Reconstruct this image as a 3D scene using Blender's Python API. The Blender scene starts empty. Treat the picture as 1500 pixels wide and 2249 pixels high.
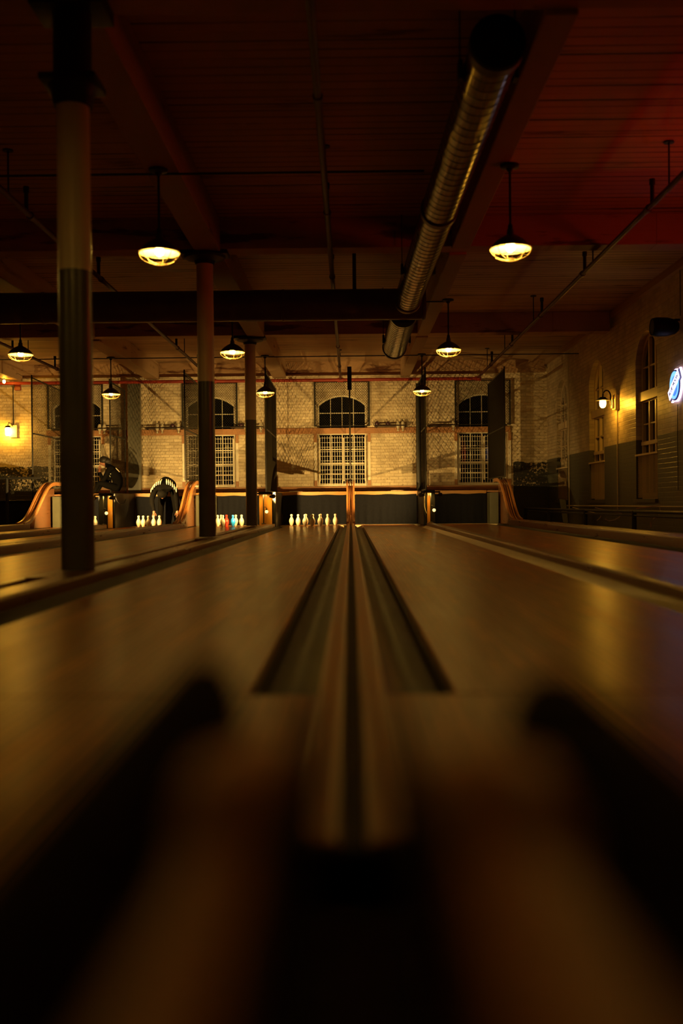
import bpy, bmesh, math, random
from mathutils import Vector, Matrix
random.seed(7)
PI = math.pi
SC = bpy.context.scene
COL = SC.collection

# ------------------------------------------------------------------ camera
FPX = 2250.0
CAM = Vector((0, 0, 0.45))
_y = Vector((20, 18.5, FPX)).normalized()            # +Y of the hall seen in camera axes (right, up, forward)
_z = Vector((-0.0093, 1, 0)); _z = (_z - _y * _z.dot(_y)).normalized()
_x = Vector((1, 0, 0)); _x = (_x - _y * _x.dot(_y) - _z * _x.dot(_z)).normalized()
RIGHT = Vector((_x.x, _y.x, _z.x)); UP = Vector((_x.y, _y.y, _z.y)); FWD = Vector((_x.z, _y.z, _z.z))
cd = bpy.data.cameras.new('camera'); cam = bpy.data.objects.new('camera', cd); COL.objects.link(cam)
cam.matrix_world = Matrix(((RIGHT.x, UP.x, -FWD.x, CAM.x), (RIGHT.y, UP.y, -FWD.y, CAM.y), (RIGHT.z, UP.z, -FWD.z, CAM.z), (0, 0, 0, 1)))
cd.sensor_fit = 'VERTICAL'; cd.sensor_height = 36.0; cd.lens = 36.0 * FPX / 2249.0
cd.clip_start = 0.02; cd.clip_end = 200
cd.dof.use_dof = True; cd.dof.focus_distance = 21.0; cd.dof.aperture_fstop = 1.25
SC.camera = cam

def at(px, py, Y):
    """point of the photograph's ray that lies in the plane at distance Y down the hall"""
    d = RIGHT * (px - 750.0) + UP * (1124.5 - py) + FWD * FPX
    return CAM + d * ((Y - CAM.y) / d.y)
def atx(px, py, X):
    d = RIGHT * (px - 750.0) + UP * (1124.5 - py) + FWD * FPX
    return CAM + d * ((X - CAM.x) / d.x)

# ------------------------------------------------------------------ world, exposure, light levels
w = bpy.data.worlds.new('night'); SC.world = w; w.use_nodes = True
w.node_tree.nodes['Background'].inputs[0].default_value = (0.004, 0.005, 0.010, 1)
w.node_tree.nodes['Background'].inputs[1].default_value = 0.3
SC.view_settings.view_transform = 'Standard'; SC.view_settings.look = 'None'
SC.view_settings.exposure = 0.0; SC.view_settings.gamma = 1.0; SC.view_settings.use_curve_mapping = False
WARM = (1.0, 0.57, 0.10)
AMBER = (1.0, 0.46, 0.035)
LAMP_L = 160.0        # pendant bulbs
SPOT_L = 25.0        # glow of the pit spotlight bulbs
SPOT_W = 760.0       # power of each pit spotlight
FILL_W = 20.0         # light added under each stand's crossbar to brighten the front panel
SCONCE_L = 150.0
RED_L = 40.0
SIGN_L = 1.7
SC.cycles.use_denoising = True
SC.cycles.max_bounces = 6; SC.cycles.diffuse_bounces = 4; SC.cycles.glossy_bounces = 4
SC.cycles.sample_clamp_indirect = 4.0
SC.cycles.caustics_reflective = False; SC.cycles.caustics_refractive = False

# ------------------------------------------------------------------ materials
def newmat(name):
    m = bpy.data.materials.new(name); m.use_nodes = True
    nt = m.node_tree; b = nt.nodes['Principled BSDF']
    return m, nt, b
def nd(nt, typ, **kw):
    n = nt.nodes.new(typ)
    for k, v in kw.items():
        if k in n.inputs.keys(): n.inputs[k].default_value = v
        else: setattr(n, k, v)
    return n
def rgba(c): return (c[0], c[1], c[2], 1.0)
def mixc(nt, fac, a, b, mode='MIX'):
    n = nt.nodes.new('ShaderNodeMix'); n.data_type = 'RGBA'; n.blend_type = mode
    for sock, v in ((n.inputs[0], fac), (n.inputs[6], a), (n.inputs[7], b)):
        if hasattr(v, 'is_output') or isinstance(v, bpy.types.NodeSocket): nt.links.new(v, sock)
        elif isinstance(v, (int, float)): sock.default_value = v
        else: sock.default_value = rgba(v)
    return n.outputs[2]
def ramp(nt, src, a, b):
    n = nt.nodes.new('ShaderNodeMapRange'); n.inputs[1].default_value = a; n.inputs[2].default_value = b
    nt.links.new(src, n.inputs[0]); return n.outputs[0]
def mth(nt, op, a, b=0.0):
    n = nt.nodes.new('ShaderNodeMath'); n.operation = op
    for s, v in ((n.inputs[0], a), (n.inputs[1], b)):
        if isinstance(v, bpy.types.NodeSocket): nt.links.new(v, s)
        else: s.default_value = v
    return n.outputs[0]

MATTE = {'black_pit_fabric': 0.08, 'black_cloth': 0.06, 'black_rubber_and_shade': 0.04, 'black_panel': 0.2, 'black_iron': 0.25, 'black_cap': 0.1, 'galvanised_net_wire': 0.2, 'black_wire': 0.2, 'dark_hair': 0.25, 'dark_shelf': 0.2, 'gutter_wood': 0.15, 'oxide_pipe_paint': 0.12}
def simple(name, c, rough=0.5, metal=0.0, var=0.25, scale=6.0, bump=0.0, stretch=(1, 1, 1), coat=0.0):
    m, nt, b = newmat(name)
    if name in MATTE: b.inputs['Specular IOR Level'].default_value = MATTE[name]
    tc = nd(nt, 'ShaderNodeTexCoord'); mp = nd(nt, 'ShaderNodeMapping'); mp.inputs[3].default_value = stretch
    nt.links.new(tc.outputs['Object'], mp.inputs[0])
    n = nd(nt, 'ShaderNodeTexNoise', Scale=scale, Detail=5.0); nt.links.new(mp.outputs[0], n.inputs[0])
    dark = tuple(x * (1 - var) for x in c); lite = tuple(min(1, x * (1 + var)) for x in c)
    nt.links.new(mixc(nt, n.outputs[0], dark, lite), b.inputs['Base Color'])
    r = nd(nt, 'ShaderNodeMapRange'); r.inputs[3].default_value = max(0, rough - 0.08); r.inputs[4].default_value = min(1, rough + 0.08)
    nt.links.new(n.outputs[0], r.inputs[0]); nt.links.new(r.outputs[0], b.inputs['Roughness'])
    b.inputs['Metallic'].default_value = metal
    b.inputs['Coat Weight'].default_value = coat
    if bump:
        bp = nd(nt, 'ShaderNodeBump', Strength=bump, Distance=0.01); nt.links.new(n.outputs[0], bp.inputs['Height'])
        nt.links.new(bp.outputs[0], b.inputs['Normal'])
    return m
def emit(name, c, s):
    m, nt, b = newmat(name)
    b.inputs['Base Color'].default_value = rgba(c); b.inputs['Emission Color'].default_value = rgba(c)
    b.inputs['Emission Strength'].default_value = s
    return m

def planks(name, ca, cb, gap, u, v, length, width, rough, wear=0.0, wearcol=(0, 0, 0), bumpd=0.002, coat=0.0, gapw=0.03, gloss_noise=0.1, wear_lo=0.55, spread=1.0, wearmap=(0.55, 3.2, 1), irr=0.0):
    """boards running along world axis u, laid side by side along v"""
    m, nt, b = newmat(name)
    g = nd(nt, 'ShaderNodeNewGeometry'); s = nd(nt, 'ShaderNodeSeparateXYZ'); nt.links.new(g.outputs['Position'], s.inputs[0])
    c = nd(nt, 'ShaderNodeCombineXYZ'); nt.links.new(mth(nt, 'ADD', s.outputs[u], 23.3), c.inputs[0]); nt.links.new(s.outputs[v], c.inputs[1])
    br = nd(nt, 'ShaderNodeTexBrick', Scale=1.0); nt.links.new(c.outputs[0], br.inputs[0])
    br.inputs['Color1'].default_value = (0, 0, 0, 1); br.inputs['Color2'].default_value = (1, 1, 1, 1); br.inputs['Mortar'].default_value = (0.5, 0.5, 0.5, 1)
    br.inputs['Mortar Size'].default_value = width * gapw; br.inputs['Mortar Smooth'].default_value = 0.3
    br.inputs['Brick Width'].default_value = length; br.inputs['Row Height'].default_value = width
    mp = nd(nt, 'ShaderNodeMapping'); mp.inputs[3].default_value = (0.9, 16, 1); nt.links.new(c.outputs[0], mp.inputs[0])
    n1 = nd(nt, 'ShaderNodeTexNoise', Scale=1.6, Detail=6.0); nt.links.new(mp.outputs[0], n1.inputs[0])
    mp2 = nd(nt, 'ShaderNodeMapping'); mp2.inputs[3].default_value = wearmap; nt.links.new(c.outputs[0], mp2.inputs[0])
    n2 = nd(nt, 'ShaderNodeTexNoise', Scale=1.3, Detail=7.0, Roughness=0.62); nt.links.new(mp2.outputs[0], n2.inputs[0])
    f = mth(nt, 'ADD', mth(nt, 'MULTIPLY', br.outputs[0], 0.5), mth(nt, 'MULTIPLY', n1.outputs[0], 0.5))
    base = mixc(nt, ramp(nt, f, 0.15, 0.85), ca, cb)
    wf = mth(nt, 'MULTIPLY', ramp(nt, n2.outputs[0], wear_lo, wear_lo + 0.12 * spread), wear)
    base = mixc(nt, wf, base, wearcol)
    gf = br.outputs['Fac']
    if irr:
        mp3 = nd(nt, 'ShaderNodeMapping'); mp3.inputs[3].default_value = (0.35, 5.0, 1); nt.links.new(c.outputs[0], mp3.inputs[0])
        n4 = nd(nt, 'ShaderNodeTexNoise', Scale=1.0, Detail=3.0); nt.links.new(mp3.outputs[0], n4.inputs[0])
        gf = mth(nt, 'MULTIPLY', gf, ramp(nt, n4.outputs[0], 0.5 - irr, 0.5 + irr))
        base = mixc(nt, mth(nt, 'MULTIPLY', ramp(nt, n4.outputs[0], 0.60, 0.72), 0.55), base, gap)
    base = mixc(nt, gf, base, gap)
    nt.links.new(base, b.inputs['Base Color'])
    r = nd(nt, 'ShaderNodeMapRange'); r.inputs[1].default_value = 0.3; r.inputs[2].default_value = 0.7
    r.inputs[3].default_value = rough - gloss_noise; r.inputs[4].default_value = rough + gloss_noise
    nt.links.new(n2.outputs[0], r.inputs[0]); nt.links.new(r.outputs[0], b.inputs['Roughness'])
    h = mth(nt, 'SUBTRACT', mth(nt, 'MULTIPLY', n1.outputs[0], 0.25), br.outputs['Fac'])
    bp = nd(nt, 'ShaderNodeBump', Strength=0.6, Distance=bumpd); nt.links.new(h, bp.inputs['Height']); nt.links.new(bp.outputs[0], b.inputs['Normal'])
    if coat:      # varnish is intact at the pin end and worn away towards the foul line
        nt.links.new(mth(nt, 'MULTIPLY', ramp(nt, s.outputs[1], 9.0, 19.0), coat), b.inputs['Coat Weight'])
    b.inputs['Coat Roughness'].default_value = 0.13; b.inputs['Coat IOR'].default_value = 1.4; b.inputs['Coat Tint'].default_value = (1.0, 0.9, 0.7, 1)
    b.inputs['Specular IOR Level'].default_value = 0.25; b.inputs['Specular Tint'].default_value = (1.0, 0.62, 0.22, 1)
    return m

def brick(name, u, v, paint, mortar, dado=None, dado_z=1.47, peel=None, side=False):
    m, nt, b = newmat(name)
    g = nd(nt, 'ShaderNodeNewGeometry'); s = nd(nt, 'ShaderNodeSeparateXYZ'); nt.links.new(g.outputs['Position'], s.inputs[0])
    c = nd(nt, 'ShaderNodeCombineXYZ'); nt.links.new(s.outputs[u], c.inputs[0]); nt.links.new(s.outputs[v], c.inputs[1])
    nz = nd(nt, 'ShaderNodeTexNoise', Scale=4.0, Detail=2.0); nt.links.new(c.outputs[0], nz.inputs[0])
    wob = nd(nt, 'ShaderNodeVectorMath', operation='SCALE'); nt.links.new(nz.outputs['Color'], wob.inputs[0]); wob.inputs[3].default_value = 0.015
    add = nd(nt, 'ShaderNodeVectorMath', operation='ADD'); nt.links.new(c.outputs[0], add.inputs[0]); nt.links.new(wob.outputs[0], add.inputs[1])
    br = nd(nt, 'ShaderNodeTexBrick', Scale=1.0); nt.links.new(add.outputs[0], br.inputs[0])
    br.inputs['Color1'].default_value = (0, 0, 0, 1); br.inputs['Color2'].default_value = (1, 1, 1, 1)
    br.inputs['Brick Width'].default_value = 0.215; br.inputs['Row Height'].default_value = 0.074
    br.inputs['Mortar Size'].default_value = 0.006; br.inputs['Mortar Smooth'].default_value = 0.4
    n2 = nd(nt, 'ShaderNodeTexNoise', Scale=2.3, Detail=8.0, Roughness=0.7); nt.links.new(c.outputs[0], n2.inputs[0])
    n3 = nd(nt, 'ShaderNodeTexNoise', Scale=16.0, Detail=6.0, Roughness=0.7); nt.links.new(add.outputs[0], n3.inputs[0])
    lite = paint; dk = tuple(x * y for x, y in zip(paint, (0.50, 0.44, 0.38)))
    base = mixc(nt, ramp(nt, mth(nt, 'ADD', mth(nt, 'MULTIPLY', br.outputs[0], 0.16), mth(nt, 'MULTIPLY', n2.outputs[0], 0.84)), 0.25, 0.62), dk, lite)
    base = mixc(nt, mth(nt, 'MULTIPLY', br.outputs['Fac'], mth(nt, 'MULTIPLY', n3.outputs[0], 0.9)), base, mortar)
    chips = mth(nt, 'MULTIPLY', ramp(nt, n3.outputs[0], 0.61, 0.66), ramp(nt, s.outputs[2], 2.1, 1.0))
    base = mixc(nt, chips, base, (0.13, 0.07, 0.035))
    if dado:
        edge = mth(nt, 'ADD', s.outputs[2], mth(nt, 'MULTIPLY', mth(nt, 'SUBTRACT', n2.outputs[0], 0.5), 0.0 if side else 0.25))
        below = mth(nt, 'LESS_THAN', edge, dado_z)
        if peel:      # dado only towards the two ends of the wall, flaking
            lo, hi = peel
            ends = mth(nt, 'MAXIMUM', mth(nt, 'GREATER_THAN', s.outputs[0], hi), mth(nt, 'LESS_THAN', s.outputs[0], lo))
            flake = ramp(nt, mth(nt, 'ADD', mth(nt, 'MULTIPLY', n3.outputs[0], 0.6), mth(nt, 'MULTIPLY', n2.outputs[0], 0.4)), 0.545, 0.525)
            low = mth(nt, 'LESS_THAN', s.outputs[2], 0.85)
            below = mth(nt, 'MULTIPLY', mth(nt, 'MULTIPLY', below, ends), mth(nt, 'MAXIMUM', flake, low))
        base = mixc(nt, below, base, dado)
    nt.links.new(base, b.inputs['Base Color'])
    b.inputs['Roughness'].default_value = 0.42 if side else 0.6
    h = mth(nt, 'SUBTRACT', mth(nt, 'MULTIPLY', n3.outputs[0], 0.35), br.outputs['Fac'])
    bp = nd(nt, 'ShaderNodeBump', Strength=0.8, Distance=0.006); nt.links.new(h, bp.inputs['Height']); nt.links.new(bp.outputs[0], b.inputs['Normal'])
    return m

M = {}
M['lane'] = planks('lane_wood', (0.27, 0.088, 0.008), (0.38, 0.130, 0.013), (0.06, 0.020, 0.003), 1, 0, 1.5, 0.0268, 0.33, 0.9, (0.62, 0.225, 0.022), 0.0008, 0.45, 0.09, 0.05, 0.53, 0.9, (0.6, 6.0, 1))
M['approach'] = planks('approach_wood', (0.26, 0.10, 0.015), (0.38, 0.150, 0.024), (0.06, 0.022, 0.005), 1, 0, 1.8, 0.0268, 0.40, 0.5, (0.55, 0.23, 0.04), 0.0006, 0, .06, .05, .52, 1.6, (0.5, 7.0, 1))
M['ceil'] = planks('ceiling_boards', (0.42, 0.27, 0.15), (0.52, 0.34, 0.19), (0.035, 0.018, 0.010), 0, 1, 60.0, 0.15, 0.6, 0.8, (0.10, 0.04, 0.02), 0.006, 0.0, 0.12, 0.05, 0.61, 0.5, (0.45, 2.6, 1), 0.13)
M['beam'] = planks('beam_paint', (0.42, 0.28, 0.16), (0.50, 0.34, 0.20), (0.30, 0.19, 0.10), 1, 2, 9.0, 0.5, 0.6, 0.8, (0.13, 0.06, 0.03), 0.003, 0.0, 0.01, 0.05, 0.60, 0.4)
M['xbeam'] = planks('cross_beam_paint', (0.36, 0.22, 0.12), (0.44, 0.28, 0.15), (0.20, 0.11, 0.06), 0, 2, 9.0, 0.5, 0.6, 0.9, (0.10, 0.035, 0.02), 0.003, 0.0, 0.01, 0.05, 0.55, 0.5)
CREAM = (0.78, 0.66, 0.44)
M['brick_back'] = brick('painted_brick_far', 0, 2, CREAM, (0.42, 0.30, 0.17), (0.035, 0.033, 0.025), 1.42, (-7.05, 3.97))
M['brick_side'] = brick('painted_brick_side', 1, 2, (0.70, 0.58, 0.38), (0.45, 0.34, 0.2), (0.085, 0.08, 0.055), 1.47, None, True)
M['plaster'] = simple('dark_plaster', (0.20, 0.14, 0.09), 0.8)
M['cream'] = simple('cream_paint', (0.74, 0.60, 0.38), 0.38, 0, 0.10, 2.5)
M['grey'] = simple('dark_grey_paint', (0.10, 0.092, 0.066), 0.33, 0, 0.15, 2.5)
M['iron'] = simple('black_iron', (0.022, 0.020, 0.018), 0.5, 0, 0.3, 8)
M['maroon'] = simple('dark_maroon_paint', (0.05, 0.022, 0.016), 0.5)
M['gutter'] = simple('gutter_wood', (0.020, 0.015, 0.007), 0.45, 0, 0.5, 3.0, 0.2, (6, 0.7, 6))
M['brass'] = simple('dull_gutter_metal', (0.34, 0.25, 0.11), 0.34, 0.6, 0.35, 5, 0.25, (3, 1, 3))
M['rail'] = simple('varnished_rail_wood', (0.44, 0.18, 0.04), 0.36, 0, 0.45, 2.6, 0.15, (14, 0.8, 14))
M['rackwood'] = simple('rack_wood', (0.80, 0.31, 0.06), 0.5, 0, 0.2, 9)
M['darkrail'] = simple('dark_stained_wood', (0.17, 0.07, 0.028), 0.30, 0, 0.35, 3, 0.1, (12, 0.8, 12))
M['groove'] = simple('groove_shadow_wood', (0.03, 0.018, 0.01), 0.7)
M['ramp'] = simple('orange_varnished_wood', (0.48, 0.20, 0.06), 0.3, 0, 0.25, 4, 0.1, (10, 2, 2), 0.3)
M['honey'] = simple('honey_varnished_plywood', (0.66, 0.30, 0.05), 0.28, 0, 0.18, 3, 0.05, (6, 6, 0.7), 0.4)
M['header'] = simple('yellow_header_board', (0.40, 0.19, 0.035), 0.5, 0, 0.3, 9, 0.1, (1, 3, 5))
M['brown'] = simple('brown_board', (0.40, 0.19, 0.075), 0.55, 0, 0.35, 5, 0.1, (1, 6, 8))
M['felt'] = simple('black_pit_fabric', (0.0085, 0.0088, 0.012), 0.9, 0, 0.5, 22, 0.4)
M['box'] = simple('grey_green_panel', (0.085, 0.085, 0.052), 0.6, 0, 0.25, 4)
M['blackbox'] = simple('black_panel', (0.012, 0.011, 0.010), 0.5)
M['rubber'] = simple('black_rubber_and_shade', (0.013, 0.0055, 0.0025), 0.9)  # also colours the pieces standing in for shade around the rack
M['deck'] = simple('pale_pin_deck_plate', (0.62, 0.50, 0.30), 0.35, 0, 0.2, 8)
M['pin'] = simple('cream_pin_plastic', (0.58, 0.52, 0.38), 0.25, 0, 0.06, 20, 0, (1, 1, 1), 0.3)
M['pinred'] = simple('red_pin_plastic', (0.62, 0.03, 0.02), 0.25, 0, 0.06, 20, 0, (1, 1, 1), 0.3)
M['pinblue'] = simple('blue_pin_plastic', (0.02, 0.30, 0.95), 0.25, 0, 0.06, 20, 0, (1, 1, 1), 0.3)
M['duct'] = simple('galvanised_steel', (0.22, 0.205, 0.16), 0.22, 0.95, 0.15, 3, 0, (1, 1, 1))
M['ductblack'] = simple('dull_dark_duct', (0.085, 0.062, 0.042), 0.45, 0.3, 0.3, 3)
M['ductend'] = simple('black_cap', (0.012, 0.010, 0.009), 0.6)
M['redpipe'] = simple('red_pipe_paint', (0.30, 0.035, 0.018), 0.4)
M['rustpipe'] = simple('oxide_pipe_paint', (0.09, 0.022, 0.013), 0.42)
M['wire'] = simple('black_wire', (0.03, 0.026, 0.02), 0.45)
M['netwire'] = simple('galvanised_net_wire', (0.04, 0.032, 0.02), 0.5, 0.2)
M['white'] = simple('white_window_paint', (0.82, 0.74, 0.56), 0.45, 0, 0.08, 5)
M['winpaint'] = simple('cream_window_paint', (0.72, 0.56, 0.34), 0.45, 0, 0.1, 5)
M['enamel'] = simple('white_enamel', (0.88, 0.82, 0.68), 0.3, 0, 0.03, 5)
M['shade'] = simple('dark_shade_metal', (0.05, 0.038, 0.026), 0.4)
M['cage'] = simple('bare_cage_wire', (0.75, 0.58, 0.30), 0.35, 0.3)
M['bulb'] = emit('pendant_bulb_glow', WARM, LAMP_L)
M['spotbulb'] = emit('spot_bulb_glow', (1.0, 0.60, 0.15), SPOT_L)
M['sconceglow'] = emit('sconce_globe_glow', AMBER, SCONCE_L)
M['smallglobe'] = emit('small_globe_added_glow', (1.0, 0.62, 0.2), 2.5)  # unlit globe given a glow to brighten the panel behind it
M['cord'] = simple('pale_cord', (0.55, 0.45, 0.30), 0.5)
M['clothblack'] = simple('black_cloth', (0.0035, 0.003, 0.0025), 0.85, 0, 0.4, 30, 0.3)
M['clothwhite'] = simple('white_cloth', (0.75, 0.68, 0.52), 0.8)
M['skin'] = simple('skin', (0.20, 0.085, 0.05), 0.5, 0, 0.08, 12)
M['hair'] = simple('dark_hair', (0.012, 0.009, 0.007), 0.55)
M['ball'] = simple('dark_ball', (0.05, 0.022, 0.03), 0.15)
M['board'] = simple('dark_shelf', (0.035, 0.022, 0.014), 0.5)
def glassmat():
    m, nt, b = newmat('night_window_glass')
    n = nd(nt, 'ShaderNodeTexNoise', Scale=1.5); b.inputs['Base Color'].default_value = (0.004, 0.004, 0.006, 1)
    r = nd(nt, 'ShaderNodeMapRange'); r.inputs[3].default_value = 0.03; r.inputs[4].default_value = 0.07
    nt.links.new(n.outputs[0], r.inputs[0]); nt.links.new(r.outputs[0], b.inputs['Roughness'])
    return m
M['glass'] = glassmat()

# ------------------------------------------------------------------ mesh helpers
ORG = {}
class MB:
    def __init__(s): s.bm = bmesh.new()
    def _tag(s, before, mi, smooth=False):
        for f in s.bm.faces:
            if f.index == -1 or f not in before: pass
    def face(s, vs, mi=0, smooth=False):
        try: f = s.bm.faces.new(vs)
        except ValueError: return None
        f.material_index = mi; f.smooth = smooth; return f
    def box(s, x0, x1, y0, y1, z0, z1, mi=0, bev=0.0):
        v = [s.bm.verts.new((x, y, z)) for x in (x0, x1) for y in (y0, y1) for z in (z0, z1)]
        fs = [s.face([v[i] for i in q], mi) for q in ((0, 1, 3, 2), (4, 6, 7, 5), (0, 4, 5, 1), (2, 3, 7, 6), (0, 2, 6, 4), (1, 5, 7, 3))]
        if bev:
            es = list({e for f in fs for e in f.edges})
            r = bmesh.ops.bevel(s.bm, geom=es, offset=bev, segments=2, profile=0.6, affect='EDGES')
            for f in r['faces']: f.material_index = mi
        return s
    def tube(s, pts, r, seg=8, mi=0, caps=True, r2=None, smooth=True):
        pts = [Vector(p) for p in pts]; n = len(pts); rings = []
        up = Vector((0, 0, 1))
        for i, p in enumerate(pts):
            d = (pts[min(i + 1, n - 1)] - pts[max(i - 1, 0)])
            d = d.normalized() if d.length > 1e-9 else Vector((0, 0, 1))
            ref = up if abs(d.dot(up)) < 0.95 else Vector((1, 0, 0))
            a = d.cross(ref).normalized(); b = a.cross(d).normalized()
            rr = r if not isinstance(r, (list, tuple)) else r[i]
            if r2 is not None: rr = r + (r2 - r) * i / (n - 1)
            rings.append([s.bm.verts.new(p + (a * math.cos(2 * PI * k / seg) + b * math.sin(2 * PI * k / seg)) * rr) for k in range(seg)])
        for i in range(n - 1):
            for k in range(seg):
                s.face([rings[i][k], rings[i][(k + 1) % seg], rings[i + 1][(k + 1) % seg], rings[i + 1][k]], mi, smooth)
        if caps:
            s.face(rings[0][::-1], mi); s.face(rings[-1], mi)
        return s
    def lathe(s, prof, seg=24, mat=None, mi=0, smooth=True, close=False):
        """prof: (radius, height[, mi]) revolved about local z, then transformed by mat"""
        mat = mat or Matrix(); rings = []
        for p in prof:
            if p[0] < 1e-6: rings.append([s.bm.verts.new(mat @ Vector((0, 0, p[1])))])
            else: rings.append([s.bm.verts.new(mat @ Vector((p[0] * math.cos(2 * PI * k / seg), p[0] * math.sin(2 * PI * k / seg), p[1]))) for k in range(seg)])
        for i in range(len(prof) - 1):
            a, b = rings[i], rings[i + 1]; m_i = prof[i][2] if len(prof[i]) > 2 else mi
            for k in range(seg):
                k2 = (k + 1) % seg
                if len(a) == 1 and len(b) == 1: continue
                if len(a) == 1: s.face([a[0], b[k2], b[k]], m_i, smooth)
                elif len(b) == 1: s.face([a[k], a[k2], b[0]], m_i, smooth)
                else: s.face([a[k], a[k2], b[k2], b[k]], m_i, smooth)
        return s
    def ring(s, c, R, r, axis='z', seg=24, ts=6, mi=0):
        c = Vector(c); pts = []
        for k in range(seg + 1):
            a = 2 * PI * k / seg
            u, v = math.cos(a) * R, math.sin(a) * R
            pts.append(c + (Vector((u, v, 0)) if axis == 'z' else Vector((u, 0, v)) if axis == 'y' else Vector((0, u, v))))
        return s.tube(pts, r, ts, mi, False)
    def sphere(s, c, r, seg=16, rings=10, mi=0, sc=(1, 1, 1)):
        m = Matrix.Translation(Vector(c)) @ Matrix.Diagonal((sc[0], sc[1], sc[2], 1))
        prof = [(r * math.sin(PI * i / rings), -r * math.cos(PI * i / rings)) for i in range(rings + 1)]
        return s.lathe(prof, seg, m, mi)
    def prism(s, outer, holes, d0, d1, fn, mi=0):
        """planar polygon with holes in (u, z), swept in depth d0..d1; fn maps (u, d, z) to a point"""
        t = bmesh.new(); es = []
        for loop in [outer] + list(holes):
            vs = [t.verts.new((u, z, 0)) for u, z in loop]
            for i in range(len(vs)): es.append(t.edges.new((vs[i], vs[(i + 1) % len(vs)])))
        bmesh.ops.triangle_fill(t, use_beauty=True, use_dissolve=False, edges=es, normal=(0, 0, 1))
        t.verts.index_update()
        f0 = {}; f1 = {}
        for v in t.verts:
            f0[v.index] = s.bm.verts.new(fn(v.co.x, d0, v.co.y)); f1[v.index] = s.bm.verts.new(fn(v.co.x, d1, v.co.y))
        for f in t.faces:
            ids = [v.index for v in f.verts]
            s.face([f0[i] for i in ids[::-1]], mi); s.face([f1[i] for i in ids], mi)
        for e in t.edges:
            if len(e.link_faces) == 1:
                a, b = e.verts[0].index, e.verts[1].index
                s.face([f0[a], f0[b], f1[b], f1[a]], mi)
        t.free(); return s
    def sweep(s, path, x0, x1, th, mi=0):
        """rectangular bar following a path of (y, z), between x0 and x1, th thick below the path"""
        rows = []
        n = len(path)
        for i, (y, z) in enumerate(path):
            dy = path[min(i + 1, n - 1)][0] - path[max(i - 1, 0)][0]; dz = path[min(i + 1, n - 1)][1] - path[max(i - 1, 0)][1]
            L = math.hypot(dy, dz); ny, nz = -dz / L, dy / L
            rows.append([s.bm.verts.new(p) for p in ((x0, y, z), (x1, y, z), (x1, y - ny * th, z - nz * th), (x0, y - ny * th, z - nz * th))])
        for i in range(n - 1):
            for k in range(4): s.face([rows[i][k], rows[i][(k + 1) % 4], rows[i + 1][(k + 1) % 4], rows[i + 1][k]], mi, False)
        s.face(rows[0][::-1], mi); s.face(rows[-1], mi); return s
    def extr(s, prof, y0, y1, mi=0, smooth=True, closed=True, ny=1):
        """profile of (x, z) points carried along y"""
        rows = [[s.bm.verts.new((x, y0 + (y1 - y0) * j / ny, z)) for x, z in prof] for j in range(ny + 1)]
        n = len(prof)
        for j in range(ny):
            for k in range(n if closed else n - 1): s.face([rows[j][k], rows[j][(k + 1) % n], rows[j + 1][(k + 1) % n], rows[j + 1][k]], mi, smooth)
        if closed: s.face(rows[0][::-1], mi); s.face(rows[-1], mi)
        return s
    def build(s, name, mats, parent=None, angle=35, loc=None):
        bm = s.bm; bmesh.ops.recalc_face_normals(bm, faces=bm.faces)
        me = bpy.data.meshes.new(name)
        org = ORG.get(parent.name, Vector()) if parent else (Vector(loc) if loc is not None else Vector())
        if org.length: bmesh.ops.translate(bm, verts=bm.verts, vec=-org)
        bm.to_mesh(me); bm.free()
        for mm in (mats if isinstance(mats, (list, tuple)) else [mats]): me.materials.append(M[mm] if isinstance(mm, str) else mm)
        if any(p.use_smooth for p in me.polygons):
            me.set_sharp_from_angle(angle=math.radians(angle))
        o = bpy.data.objects.new(name, me); COL.objects.link(o)
        if parent: o.parent = parent; ORG[o.name] = org
        else:
            if loc is not None: o.location = loc
            ORG[o.name] = org
        return o
def empty(name, loc=(0, 0, 0)):
    o = bpy.data.objects.new(name, None); COL.objects.link(o); o.location = loc; o.empty_display_size = 0.1
    ORG[o.name] = Vector(loc); return o
def tag(o, label, cat, group=None, kind=None):
    o['label'] = label; o['category'] = cat
    if group: o['group'] = group
    if kind: o['kind'] = kind
    return o
def struct(o, label, cat):
    o['kind'] = 'structure'; o['label'] = label; o['category'] = cat; return o
def dup(o, loc, label=None, rot=None, parent=None, group=None):
    c = o.copy(); COL.objects.link(c)
    if parent: c.parent = parent
    else:
        c.location = loc; ORG[c.name] = Vector(loc)
        if rot is not None: c.rotation_euler = rot
        if label: c['label'] = label
        if group: c['group'] = group
    for ch in list(o.children): dup(ch, None, parent=c)
    return c
ORD = ['leftmost', 'second from left', 'third from left', 'fourth from left', 'fifth from left', 'sixth from left', 'seventh from left', 'eighth from left', 'ninth from left', 'tenth from left']
BACK = lambda u, d, z: (u, d, z)
SIDE = lambda u, d, z: (d, u, z)
def lbox(mb, fn, u0, u1, d0, d1, z0, z1, mi=0):
    a = fn(u0, d0, z0); b = fn(u1, d1, z1)
    return mb.box(min(a[0], b[0]), max(a[0], b[0]), min(a[1], b[1]), max(a[1], b[1]), min(a[2], b[2]), max(a[2], b[2]), mi)
def arch(u0, u1, z0, zs, rise, n=14):
    """outline of an opening with a segmental head: sill z0, springing zs"""
    w_ = (u1 - u0) / 2; c = (u0 + u1) / 2; R = (w_ * w_ + rise * rise) / (2 * rise); a = math.asin(min(1, w_ / R))
    pts = [(u0, z0), (u1, z0)]
    for i in range(n + 1):
        t = a - 2 * a * i / n
        pts.append((c + R * math.sin(t), zs + rise - R + R * math.cos(t)))
    return pts
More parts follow.
